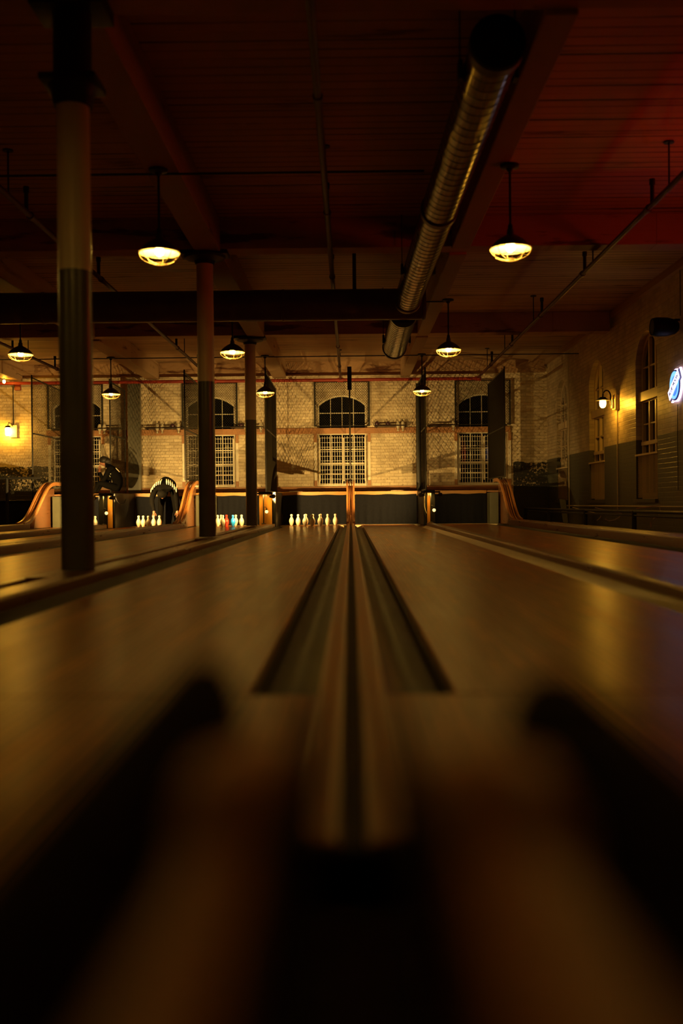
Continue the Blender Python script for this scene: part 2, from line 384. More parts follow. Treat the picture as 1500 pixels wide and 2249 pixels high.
def arch_z(u, u0, u1, zs, rise):
    w_ = (u1 - u0) / 2; c = (u0 + u1) / 2; R = (w_ * w_ + rise * rise) / (2 * rise)
    return zs + rise - R + math.sqrt(max(0, R * R - (u - c) ** 2))

# ------------------------------------------------------------------ the room
YW, XW, ZC = 25.0, 4.8, 3.9
XL, YR = -11.0, -7.0
mb = MB(); mb.box(XL, XW + 0.3, YR, YW + 0.3, -0.35, -0.12)
struct(mb.build('floor', 'approach'), 'dark wooden floor under the bowling lanes', 'floor')
mb = MB(); mb.box(XL, XW + 0.3, YR, YW + 0.3, ZC, ZC + 0.15)
struct(mb.build('ceiling', 'ceil'), 'dark ceiling of worn painted boards', 'ceiling')
BW = [(-0.80, 0.42), (2.62, 3.84), (-4.02, -2.80), (-7.30, -6.08)]
B0, BS, BR = 0.88, 2.86, 0.25
mb = MB(); mb.prism([(XL, -0.2), (XW, -0.2), (XW, ZC), (XL, ZC)], [arch(a, b, B0, BS, BR) for a, b in BW], YW, YW + 0.35, BACK)
struct(mb.build('wall_back', 'brick_back'), 'cream painted brick wall behind the pin pits', 'wall')
RW = [(16.05, 17.25), (19.40, 20.60), (22.70, 23.85), (12.70, 13.90)]
R0, RS, RR = 0.48, 2.78, 0.42
mb = MB(); mb.prism([(YR, -0.2), (YW + 0.35, -0.2), (YW + 0.35, ZC), (YR, ZC)], [arch(a, b, R0, RS, RR) for a, b in RW], XW, XW + 0.35, SIDE)
struct(mb.build('wall_right', 'brick_side'), 'painted brick side wall with dark dado and arched windows', 'wall')
mb = MB(); mb.box(XL - 0.2, XL, YR, YW + 0.35, -0.2, ZC)
struct(mb.build('wall_left', 'brick_side'), 'far left side wall of the hall', 'wall')
mb = MB(); mb.box(XL, XW, YR - 0.2, YR, -0.2, ZC)
struct(mb.build('wall_front', 'plaster'), 'dark wall behind the photographer', 'wall')
mb = MB(); mb.box(XW - 0.07, XW, YR, YW, 3.78, ZC)
struct(mb.build('trim_1', 'xbeam'), 'painted wooden cornice along the top of right wall', 'trim')
mb = MB(); mb.box(XL, XW - 0.07, YW - 0.10, YW, 3.70, ZC); mb.box(XL, XW - 0.07, YW - 0.05, YW, 3.60, 3.70)
struct(mb.build('trim_2', 'xbeam'), 'painted ledger along the top of the far brick wall', 'trim')

def win_back(n, a, b):
    r = empty('window_%d' % n, ((a + b) / 2, YW, B0)); r['kind'] = 'structure'; r['category'] = 'window'
    r['label'] = ['dark arched window with white grille behind the central net', 'dark arched window with white grille at the right end of far wall',
                  'dark arched window with white grille behind the second column', 'dark arched window behind the nearest column, by seated person'][n - 1]
    d0, d1 = YW + 0.14, YW + 0.20
    m = MB(); m.prism(arch(a, b, B0, BS, BR), [arch(a + .05, b - .05, 2.30, BS - .01, BR - .03), [(a + .05, B0 + .05), (b - .05, B0 + .05), (b - .05, 2.14), (a + .05, 2.14)]], d0, d1, BACK)
    m.build('window_frame', 'white', r)
    m = MB(); wv = 0.016
    for i in range(1, 4):
        u = a + .05 + (b - a - .1) * i / 4
        m.box(u - wv / 2, u + wv / 2, d0 + .01, d1 - .01, 2.30, arch_z(u, a + .05, b - .05, BS - .01, BR - .03))
        m.box(u - .013, u + .013, d0 + .01, d1 - .01, B0 + .05, 2.14)
    m.box(a + .05, b - .05, d0 + .012, d1 - .012, 2.66, 2.68)
    for z in (1.18, 1.78): m.box(a + .05, b - .05, d0 + .012, d1 - .012, z - .012, z + .012)
    m.box(a + .05, b - .05, d0 - .01, d1, 1.41, 1.455)
    m.build('glazing_bars', 'white', r)
    m = MB(); m.prism(arch(a + .01, b - .01, B0 + .01, BS, BR - .01), [], d1 - .03, d1 - .02, BACK); m.build('glass_pane', 'glass', r)
    # white security grille on the room side
    g = MB(); y = YW + 0.04
    k = 18
    for i in range(k + 1):
        u = a + .06 + (b - a - .12) * i / k; g.box(u - .0042, u + .0042, y - .004, y + .004, B0 + .02, 2.10)
    for i in range(11):
        z = B0 + .06 + (2.06 - B0 - .06) * i / 10; g.box(a + .01, b - .01, y + .004, y + .011, z - .004, z + .004)
    for u in (a + .045, (a + b) / 2 + .02, b - .07): g.box(u, u + .03, y - .012, y - .004, 1.0, 2.06)
    g.build('security_grille', 'white', r)
    for u0, u1 in ((a - .075, a - .015), (b + .015, b + .075)): g = MB(); g.box(u0, u1, YW - .03, YW - .001, 1.02, 1.95); g.build('casing', 'white', r)
    for u0, u1 in ((a - .08, a - .01), (b + .01, b + .08)):
        for z0, z1 in ((1.952, 2.15), (.885, 1.018)): g = MB(); g.box(u0, u1, YW - .035, YW - .001, z0, z1); g.build('corner_block', 'brown', r)
for i, (a, b) in enumerate(BW): win_back(i + 1, a, b)

def lattice(m, fn, u0, u1, z0, z1, d, step, r, slope=1.0, seg=3):
    """diamond wire mesh in a rectangle"""
    W, H = u1 - u0, z1 - z0
    for sg in (1, -1):
        k = -int(H / slope / step) - 1
        while k * step < W + H / slope:
            s0 = k * step          # line u = s0 + t, z = t*slope (sg=1) or z = H - t*slope
            t0, t1 = max(0, -s0), min(H / slope, W - s0)
            if t1 - t0 > 0.01:
                z_ = lambda t: (z0 + t * slope) if sg > 0 else (z1 - t * slope)
                off = r * 0.8 * sg
                m.tube([fn(u0 + s0 + t0, d + off, z_(t0)), fn(u0 + s0 + t1, d + off, z_(t1))], r, seg, 0, False, None, False)
            k += 1
    return m

def win_side(n, a, b):
    r = empty('window_%d' % (n + 4), (XW, (a + b) / 2, R0)); r['kind'] = 'structure'; r['category'] = 'window'
    r['label'] = ['tall arched window of right wall between sconce and blue sign', 'tall arched window of right wall just beyond the lit sconce',
                  'tall arched window of right wall nearest the far corner', 'tall arched window of right wall nearest the camera'][n - 1]
    d0, d1 = XW + 0.10, XW + 0.17
    i0, i1 = a + .07, b - .07
    m = MB(); m.prism(arch(a, b, R0, RS, RR), [arch(i0, i1, 2.27, RS - .02, RR - .04), [(i0, R0 + .10), (i1, R0 + .10), (i1, 2.08), (i0, 2.08)]], d0, d1, SIDE)
    lbox(m, SIDE, a, b, XW + .04, d0, 2.10, 2.25)
    m.build('window_frame', 'winpaint', r)
    m = MB()
    for k in (1, 2):
        u = i0 + (i1 - i0) * k / 3
        lbox(m, SIDE, u - .03, u + .03, d0, d1 - .02, 2.27, arch_z(u, i0, i1, RS - .02, RR - .04))
        lbox(m, SIDE, u - .035, u + .035, d0, d1 - .02, R0 + .10, 2.08)
    for z in (2.66, 1.72): lbox(m, SIDE, i0, i1, d0 + .01, d1 - .02, z - .012, z + .012)
    lbox(m, SIDE, i0, i1, d0 - .03, d1 - .02, 1.37, 1.43)
    m.build('glazing_bars', 'winpaint', r)
    m = MB(); m.prism(arch(a + .01, b - .01, R0 + .01, RS, RR - .01), [], d1 - .02, d1 - .01, SIDE); m.build('glass_pane', 'glass', r)
    m = MB(); lattice(m, SIDE, a + .01, b - .01, R0 + .02, 1.20, XW + .03, 0.035, .0030)
    lbox(m, SIDE, a - .03, b + .03, XW - .012, XW + .05, 1.195, 1.225)
    m.build('mesh_guard', 'winpaint', r)
    m = MB(); lbox(m, SIDE, a - .02, b + .02, XW - .05, d0, R0 - .06, R0); m.build('window_sill', 'grey', r)
for i, (a, b) in enumerate(RW): win_side(i + 1, a, b)

# beams
CB = [(6.05, 6.45), (12.35, 12.65), (18.65, 18.95)]
for i, (y0, y1) in enumerate(CB):
    m = MB(); m.box(XL, XW - 0.07, y0, y1, 3.53, ZC - .001, 0, 0.012)
    o = m.build('cross_beam', 'xbeam', loc=(0, y0, 3.53))
    tag(o, ['wide painted timber cross beam at top edge of photo', 'wide painted timber cross beam above the second column', 'wide painted timber cross beam above the farthest column'][i], 'beam', 'timber cross beams')
bays = [(6.45, 12.35, 'nearest bay'), (12.65, 18.65, 'middle bay'), (18.95, 24.88, 'farthest bay')]
for x0, x1, side in ((1.24, 1.46, 'right of the spiral duct'), (-1.85, -1.54, 'over the row of columns'), (-4.92, -4.62, 'left of the row of columns'), (-8.25, -7.95, 'at the far left')):
    for y0, y1, bay in bays:
        if x0 < -8 and y0 < 18: continue
        m = MB(); m.box(x0, x1, y0 + .002, y1, 3.50, ZC - .001, 0, 0.012)
        tag(m.build('ceiling_beam', 'beam', loc=((x0 + x1) / 2, y0, 3.5)), 'long peeling timber beam %s, in the %s' % (side, bay), 'beam', 'long timber beams')

# ------------------------------------------------------------------ columns
COLS = [(6.25, 172, 1250, 0.101, 'nearest'), (12.5, 456, 1175, 0.103, 'second'), (18.8, 553, 1152, 0.103, 'farthest')]
for i, (y, px, py, rad, wd) in enumerate(COLS):
    x = at(px, py, y).x
    r = empty('column', (x, y, 0.06)); tag(r, 'round column painted cream above and dark grey below, %s of the row' % wd, 'column', 'row of round columns')
    T = Matrix.Translation((x, y, 0))
    zs = (1.88, 1.95, 2.0)[i]
    m = MB(); m.lathe([(0, .062), (rad, .062), (rad, zs), (0, zs)], 32, T); m.build('lower_shaft', 'grey', r)
    top = 2.90 if i == 0 else 3.40
    m = MB(); m.lathe([(0, zs), (rad, zs + .0), (rad * .97, top), (0, top)], 32, T); m.build('upper_shaft', 'cream', r)
    m = MB()
    if i == 0:
        m.lathe([(0, 2.88), (.115, 2.88), (.125, 2.92), (.125, 2.96), (.15, 3.0), (0, 3.0)], 28, T)
        m.box(x - .17, x + .17, y - .15, y + .15, 3.0, 3.04, 0, .006)
        m.lathe([(0, 3.04), (.115, 3.04), (.115, 3.44), (0, 3.44)], 24, T)
        m.box(x - .22, x + .22, y - .17, y + .17, 3.44, 3.528, 0, .01)
    else:
        m.lathe([(0, 3.38), (.115, 3.38), (.13, 3.42), (.24, 3.45), (.26, 3.48), (0, 3.48)], 28, T)
        m.box(x - .29, x + .29, y - .15, y + .15, 3.48, 3.528, 0, .008)
    m.build('capital', 'iron', r)

# ------------------------------------------------------------------ lanes
Y0, Y1 = 2.42, 21.62
def lane(x0, x1, ga, gb, label, gm=('gutter', 'gutter'), y1=Y1):
    r = empty('bowling_lane', ((x0 + x1) / 2, Y0, 0)); tag(r, label, 'bowling lane', 'bowling lanes')
    m = MB(); m.box(x0, x1, Y0, y1, -.11, 0, 0, 0.003); m.build('lane_bed', 'lane', r)
    m = MB(); m.box(min(ga[1], gb[1]) + .002, max(ga[1], gb[1]) - .002, y1 + .002, 22.44, -.11, -.006, 0, .004); m.build('pin_deck_plate', 'deck', r)
    for (g0, g1), gmt in zip((ga, gb), gm):
        # g0 at the lane edge, g1 at the divider
        d = 1 if g1 > g0 else -1; wd = abs(g1 - g0)
        prof = [(0.002, -.115), (0.002, -.02), (.010, -.022), (.022, -.050), (wd * .40, -.058), (wd * .62, -.052), (wd * .78, -.030), (wd - .012, -.012), (wd - .001, .001), (wd - .001, -.115)]
        m = MB(); m.extr([(g0 + d * u, z) for u, z in prof], Y0, y1 - .05, 0, True, True, 1); m.build('gutter', gmt, r)
lane(-1.318, -0.245, (-.245, -.078), (-1.318, -1.50), 'bowling lane left of the central ball return, with full rack of pins')
lane(0.245, 1.318, (.245, .078), (1.318, 1.50), 'empty bowling lane just right of the central ball return', ('gutter', 'brass'))
lane(1.80, 2.87, (1.80, 1.645), (2.87, 3.115), 'empty bowling lane nearest the right wall')
lane(-3.20, -2.13, (-2.13, -1.92), (-3.20, -3.27), 'bowling lane behind the columns, with red and blue pins')
lane(-4.72, -3.65, (-3.65, -3.57), (-4.72, -4.85), 'bowling lane where the bending person sets pins')
lane(-6.26, -5.19, (-5.19, -5.05), (-6.26, -6.365), 'farthest left bowling lane, beside the seated person')
# approach, in front of the foul line
m = MB(); m.box(XL + .01, XW - .01, YR + .01, Y0 - .004, -.119, -.001)
tag(m.build('approach', 'lane', loc=(0, 0, -.12)), 'dark wooden approach floor before the lanes', 'approach')
m = MB(); m.box(3.46, XW - .01, Y0, YW - .01, -.119, -.02); tag(m.build('side_walkway', 'plaster', loc=(4.2, Y0, -.12)), 'dark walkway floor along the right wall', 'walkway')
m = MB(); m.box(XL + .01, -6.69, Y0, YW - .01, -.119, -.02); tag(m.build('side_walkway', 'plaster', loc=(-8, Y0, -.12)), 'dark walkway floor at the far left', 'walkway')

# lane dividers between the pairs
r = empty('lane_divider', (-1.72, Y0, 0)); tag(r, 'wide dark wooden divider carrying the round columns', 'lane divider')
XD0, XD1 = -1.915, -1.505
m = MB(); m.box(XD1 - .16, XD1, Y0, 20.35, -.11, .06, 0, .012); m.build('rail', 'darkrail', r)
m = MB(); m.box(XD0, XD0 + .09, Y0, 20.35, -.11, .045, 0, .012); m.build('rail', 'darkrail', r)
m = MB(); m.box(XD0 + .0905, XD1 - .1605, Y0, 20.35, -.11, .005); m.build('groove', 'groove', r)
for y in (6.25, 12.5, 18.8): m = MB(); m.box(XD0 + .092, XD1 - .162, y - .55, y + .45, .006, .055, 0, .006); m.build('filler_board', 'darkrail', r)
r = empty('lane_divider', (1.57, Y0, 0)); tag(r, 'narrow dark wooden divider right of the brassy gutter', 'lane divider')
m = MB(); m.box(1.505, 1.64, Y0, 20.35, -.11, .055, 0, .014); m.build('rail', 'darkrail', r)
r = empty('lane_divider', (-4.95, Y0, 0)); tag(r, 'dark wooden divider beyond the bending person\'s lane', 'lane divider')
m = MB(); m.box(-5.045, -4.965, Y0, 20.35, -.11, .075, 0, .014); m.build('rail', 'darkrail', r)
m = MB(); m.box(-4.935, -4.855, Y0, 20.35, -.11, .075, 0, .014); m.build('rail', 'darkrail', r)
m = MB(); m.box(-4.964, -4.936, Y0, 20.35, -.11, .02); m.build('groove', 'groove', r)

# ball returns: low twin rail track, then the S-shaped ramp up to the pit ledge
def return_path(z0):
    pts = []
    for i in range(25):
        t = i / 24; y = 20.15 + 2.15 * t
        s_ = t * t * t * (t * (6 * t - 15) + 10)
        s_ = 0.5 * s_ + 0.5 * (3 * t * t - 2 * t * t * t)
        pts.append((y, z0 + (0.94 - z0) * s_))
    pts += [(22.5, .942), (22.75, .942)]
    return pts
def ball_return(x, z, hw, y0, label, side_board=False):
    r = empty('ball_return', (x, y0, 0)); tag(r, label, 'ball return', 'ball returns')
    for s_ in (-1, 1):
        a, b = sorted((x + s_ * .018, x + s_ * hw))
        m = MB(); m.box(a, b, y0, 20.2, .0, z, 0, .010); m.build('track_rail', 'rail' if not side_board else 'darkrail', r)
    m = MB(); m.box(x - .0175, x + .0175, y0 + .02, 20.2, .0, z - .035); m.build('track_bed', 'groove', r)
    m = MB(); m.box(x - hw - .003, x + hw + .003, y0 - .03, y0 - .001, .0, z - .004, 0, .008); m.build('dark_end', 'rubber', r)  # added black plate, darkens the near end of the track
    if side_board:
        m = MB(); m.box(x - hw - .075, x - hw - .002, y0, 20.3, -.11, z + .005, 0, .016); m.build('side_board', 'darkrail', r)
        m = MB(); m.box(x + hw + .002, x + hw + .075, y0, 20.3, -.11, z + .005, 0, .016); m.build('side_board', 'darkrail', r)
    path = return_path(z)
    for s_ in (-1, 1):
        a, b = sorted((x + s_ * (hw - .018), x + s_ * (hw + .016)))
        m = MB(); m.sweep([(y, zz + .035) for y, zz in path], a, b, .075); m.build('ramp_side', 'ramp', r)
        a, b = sorted((x + s_ * .014, x + s_ * .034))
        m = MB(); m.sweep(path, a, b, .03); m.build('ramp_runner', 'rail', r)
    poly = [(y, zz - .10) for y, zz in path[9:25]] + [(path[24][0], .0), (path[9][0] - .12, .0)]
    m = MB(); m.prism(poly, [], x - hw + .018, x + hw - .018, lambda u, d, zz: (d, u, zz)); m.build('ramp_support', 'darkrail', r)
    return r
ball_return(0.0, .06, .070, 1.18, 'central wooden ball return running from camera to its ramp')
ball_return(3.28, .10, .085, Y0, 'wooden ball return with curved ramp beside the right walkway', True)
ball_return(-3.42, .08, .070, Y0, 'wooden ball return with curved ramp behind the second column', True)
ball_return(-6.52, .10, .075, Y0, 'wooden ball return with curved ramp left of the nearest column', True)

# ball rack the camera rests on
r = empty('ball_rack', (0, .3, 0)); tag(r, 'blurred dark ball rack with two rails just under the camera', 'ball rack')
def oval(x0, x1, z0, z1, n=14):
    c, d = (x0 + x1) / 2, (z0 + z1) / 2; a, b = (x1 - x0) / 2, (z1 - z0) / 2
    return [(c + a * math.copysign(abs(math.cos(2 * PI * k / n)) ** .8, math.cos(2 * PI * k / n)), d + b * math.copysign(abs(math.sin(2 * PI * k / n)) ** .8, math.sin(2 * PI * k / n))) for k in range(n)]
for s_, w0, w1, yf in ((-1, .066, .114, .62), (1, .082, .138, .56)):
    path = [(yf - .02, .296), (yf - .03, .314), (yf - .08, .328), (.43, .348), (.40, .353), (.385, .352), (.372, .348), (.352, .332), (.340, .329), (-.5, .329)]
    a, b = sorted((s_ * .019, s_ * .0255)); m = MB(); m.extr(oval(a, b, .27, .349, 10), -.5, yf - .06); m.build('inner_lip', 'rubber', r)
    a, b = sorted((s_ * .026, s_ * w0)); m = MB(); c = (a + b) / 2; h = (b - a) / 2
    rows = [[m.bm.verts.new((c + h * u, y, z - dz_)) for u, dz_ in ((-1, .05), (-1, .012), (-.75, .003), (-.3, 0), (.3, 0), (.75, .003), (1, .012), (1, .05))] for y, z in path]
    for q0, q1 in zip(rows, rows[1:]):
        for k in range(8): m.face([q0[k], q0[(k + 1) % 8], q1[(k + 1) % 8], q1[k]], 0, True)
    m.face(rows[0]); m.face(rows[-1]); m.build('rack_rail', 'rackwood', r)
    a, b = sorted((s_ * (w0 + .001), s_ * w1)); m = MB(); m.extr(oval(a, b, .270, .356), -.5, yf); m.build('dark_strip', 'rubber', r)  # added black strip in place of the shaded band beside the rail
for y in (-.4, -.1): m = MB(); m.box(-.10, .10, y - .03, y + .03, 0, .252); m.build('leg', 'blackbox', r)

m = MB(); m.box(-.17, .19, .45, 1.14, 0, .006, 0, .002); tag(m.build('floor_shade', 'rubber', loc=(0, .8, 0)), 'added black sheet standing in for shade below the ball rack', 'mat')  # added dark sheet, blackens the shaded approach below the rack
# ------------------------------------------------------------------ pin pits
def partition(x0, x1, y0, y1, z1, front, side_m, label, f0=None, f1=None):
    r = empty('pit_partition', ((x0 + x1) / 2, y0, 0)); tag(r, label, 'pit partition', 'pit partitions')
    m = MB(); m.box(x0, x1, y0 + .02, y1, -.005, z1, 0, .01); m.build('body', side_m, r)
    if front:
        m = MB(); m.box(f0 if f0 is not None else x0, f1 if f1 is not None else x1, y0 - .012, y0 + .019, .0, z1 - .02, 0, .008); m.build('front_panel', front, r)
    return r
partition(-1.84, -1.50, 20.5, 22.42, .70, 'honey', 'blackbox', 'pit partition with glowing honey wood front beside the full rack', -1.83, -1.572)
partition(1.46, 1.69, 20.5, 22.42, .70, 'honey', 'blackbox', 'narrow pit partition with bright front and hanging cords, right of centre', 1.53, 1.60)
partition(-5.06, -4.73, 20.5, 22.42, .70, 'honey', 'blackbox', 'black sided pit partition below the seated person', -4.87, -4.77)
partition(2.98, 3.16, 21.9, 22.42, .66, None, 'box', 'grey green pit partition under the right ball return ramp')
partition(-3.32, -2.93, 21.9, 22.42, .66, None, 'box', 'grey green pit partition beside ramp, behind the second column')
partition(-6.40, -6.05, 21.9, 22.42, .66, None, 'box', 'grey green pit partition beside the far left ramp')
m = MB()
r2 = []
for x0, x1, lab in ((-1.49, -.09, 'black pit curtain behind the full rack of pins'), (.09, 1.45, 'black pit curtain behind the empty lane right of centre'), (1.70, 2.97, 'black pit curtain behind the lane nearest right wall'),
                    (-2.92, -1.85, 'black pit curtain behind the red and blue pins'), (-4.72, -3.50, 'black pit curtain behind the bending person'), (-6.04, -5.07, 'black pit curtain below the seated person')):
    m = MB(); n = 40; top = []; 
    for side in (0, 1):
        row = []
        for i in range(n + 1):
            u = x0 + (x1 - x0) * i / n
            f = .012 * math.sin(i * 1.3 + x0 * 5) + .008 * math.sin(i * .55)
            row.append([m.bm.verts.new((u, 22.47 + f * (1 - z / .7) + side * .02, z)) for z in (-.004, .15, .35, .55, .645 + .006 * math.sin(i * .35 + x0))])
        top.append(row)
    for side in (0, 1):
        for i in range(n):
            for k in range(4): m.face([top[side][i][k], top[side][i + 1][k], top[side][i + 1][k + 1], top[side][i][k + 1]], 0, True)
    for i in range(n): m.face([top[0][i][4], top[0][i + 1][4], top[1][i + 1][4], top[1][i][4]], 0, True)
    tag(m.build('pit_curtain', 'felt', loc=((x0 + x1) / 2, 22.47, 0)), lab, 'curtain', 'pit curtains')
# header board, platform and wall sill
m = MB(); m.box(-6.03, -.095, 22.52, 22.56, .61, .718, 0, .006); tag(m.build('header_board', 'header', loc=(-3, 22.5, .63)), 'yellow header board above the pits left of centre', 'board', 'header boards')
m = MB(); m.box(.095, 2.98, 22.52, 22.56, .61, .718, 0, .006); tag(m.build('header_board', 'header', loc=(1.5, 22.5, .63)), 'yellow header board above the pits right of centre', 'board', 'header boards')
m = MB(); m.box(-6.6, 3.4, 22.80, YW - .002, -.1, .712); m.box(-6.6, 3.4, 22.565, 22.80, .68, .712); tag(m.build('platform', 'brown', loc=(-1.5, 22.6, 0)), 'brown working platform behind the pin pits', 'platform')
m = MB(); m.box(-7.4, 3.93, YW - .09, YW - .002, .775, .868, 0, .006); tag(m.build('sill_board', 'brown', loc=(-1.5, YW - .05, .8)), 'long brown sill board under the far windows', 'board')
m = MB(); m.box(-7.4, 3.90, YW - .05, YW - .002, 2.155, 2.295, 0, .006); tag(m.build('wall_board', 'brown', loc=(-1.5, YW, 2.2)), 'long reddish brown board across the far windows', 'board')

# pins
def pin_prof(k=1.0):
    P = [(0, 0), (.022, 0), (.026, .004), (.036, .03), (.047, .062), (.052, .092), (.049, .118), (.040, .142), (.029, .162), (.0215, .176), (.0195, .186), (.021, .196), (.0245, .208), (.0265, .219), (.0245, .230), (.0165, .238), (0, .241)]
    return [(a * k, b * k) for a, b in P]
pin_objs = {}
def pin(kind, loc, label, group, rot=None):
    if kind not in pin_objs:
        m = MB(); m.lathe(pin_prof(), 20); o = m.build('duckpin', kind); pin_objs[kind] = o
        o.location = loc
        if rot: o.rotation_euler = rot
        tag(o, label, 'bowling pin', group); return o
    o = dup(pin_objs[kind], loc, label, rot or (0, 0, 0), None, group); return o
rack = []
cx = -0.78
for row, y in ((0, 20.60), (1, 20.864), (2, 21.128), (3, 21.392)):
    for k in range(row + 1): rack.append((cx + (k - row / 2) * .305, y))
rack.sort(key=lambda p: p[0] / p[1])
for i, (x, y) in enumerate(rack):
    pin('pin', (x, y, .001), 'cream duckpin, %s of the ten beside the central ball return' % ORD[i], 'full rack of duckpins')
g = 'pins between the second and farthest columns'
for kind, px, y, lab in (('pin', 478, 21.13, 'cream duckpin just right of the second column'), ('pin', 485.5, 21.40, 'cream duckpin half hidden behind another, left of the red pin'), ('pin', 489.5, 20.84, 'front cream duckpin just left of the red pin'),
                         ('pinred', 497.6, 21.35, 'red duckpin standing between cream ones'), ('pinblue', 511.6, 21.0, 'bright blue duckpin right of the red pin'), ('pin', 518, 21.42, 'cream duckpin half behind the blue pin'), ('pin', 530.6, 21.25, 'lone cream duckpin right of the blue pin, near farthest column')):
    pin(kind, (at(px, 1150, y).x, y, .001), lab, g)
g = 'pins before the bending person'
for px, y, lab in ((304.7, 21.3, 'leftmost cream duckpin before the bending person'), (314.8, 21.2, 'second cream duckpin from left before the bending person'), (325.8, 20.75, 'front cream duckpin before the bending person'),
                   (337.7, 21.4, 'cream duckpin touched by the bending person\'s hand'), (350.4, 21.4, 'cream duckpin below the bending person, rightmost of five')):
    pin('pin', (at(px, 1150, y).x, y, .001), lab, g)
pin('pin', (at(209, 1150, 21.2).x, 21.2, .001), 'cream duckpin at the right edge of the nearest column', 'pins below the seated person')
pin('pin', (at(233, 1150, 21.2).x, 21.2, .001), 'cream duckpin below the seated person beside a honey strip', 'pins below the seated person')

# shelves with stored pins and balls
SH = [(212, 270, 'dark shelf of pins on far wall above the seated person'), (322, 405, 'dark shelf of pins on far wall left of second column'), (508, 580, 'dark shelf beside the farthest column'),
      (822, 893, 'dark shelf of two balls and two pins right of central window'), (937, 1003, 'dark shelf with a single pin by the right window')]
ZS = 2.315
for a, b, lab in SH:
    x0, x1 = at(a, 938, YW).x, at(b, 938, YW).x
    r = empty('wall_shelf', ((x0 + x1) / 2, YW, ZS)); tag(r, lab, 'shelf', 'pin shelves on far wall')
    m = MB(); m.box(x0, x1, YW - .11, YW - .002, ZS, ZS + .02, 0, .003); m.box(x0, x1, YW - .24, YW - .20, ZS, ZS + .02, 0, .003)
    for x in (x0, x1 - .02): m.box(x, x + .02, YW - .20, YW - .11, ZS, ZS + .02)
    m.build('shelf_board', 'board', r)
    for x in (x0 + .04, x1 - .06): m = MB(); m.box(x, x + .02, YW - .2, YW - .052, ZS - .03, ZS - .001); m.build('bracket', 'board', r)
for px, lab in ((218.7, 'upended cream pin on the shelf right of nearest column'), (229, 'second upended cream pin on the shelf right of nearest column'), (262.7, 'upended cream pin behind the net left of bending person'),
                (345.3, 'leftmost upended cream pin on shelf above bending person'), (356, 'second upended cream pin on shelf above bending person'), (392, 'upended cream pin right of the dark ball, above bending person'),
                (540, 'upended cream pin on shelf just left of farthest column'), (573, 'upended cream pin on shelf just right of farthest column'), (874, 'upended cream pin on right shelf, beside the dark ball'), (884.6, 'upended cream pin on right shelf, rightmost of that shelf'), (996, 'single upended cream pin left of the right window')):
    p = at(px, 932, YW - .155)
    pin('pin', (p.x, YW - .155, ZS + .118), lab, 'upended pins stored on shelves', (PI, 0, 0))
m = MB(); m.sphere((0, 0, 0), .060, 20, 12); ball0 = m.build('duckpin_ball', 'ball')
for i, (px, lab) in enumerate(((378.7, 'dark ball on the shelf above bending person'), (530, 'dark ball on the shelf left of farthest column'), (828, 'left dark ball on shelf right of central window'), (852, 'right dark ball on shelf right of central window'))):
    p = (at(px, 932, YW - .155).x, YW - .155, ZS + .061)
    if i == 0: ball0.location = p; tag(ball0, lab, 'bowling ball', 'balls stored on shelves')
    else: dup(ball0, p, lab)

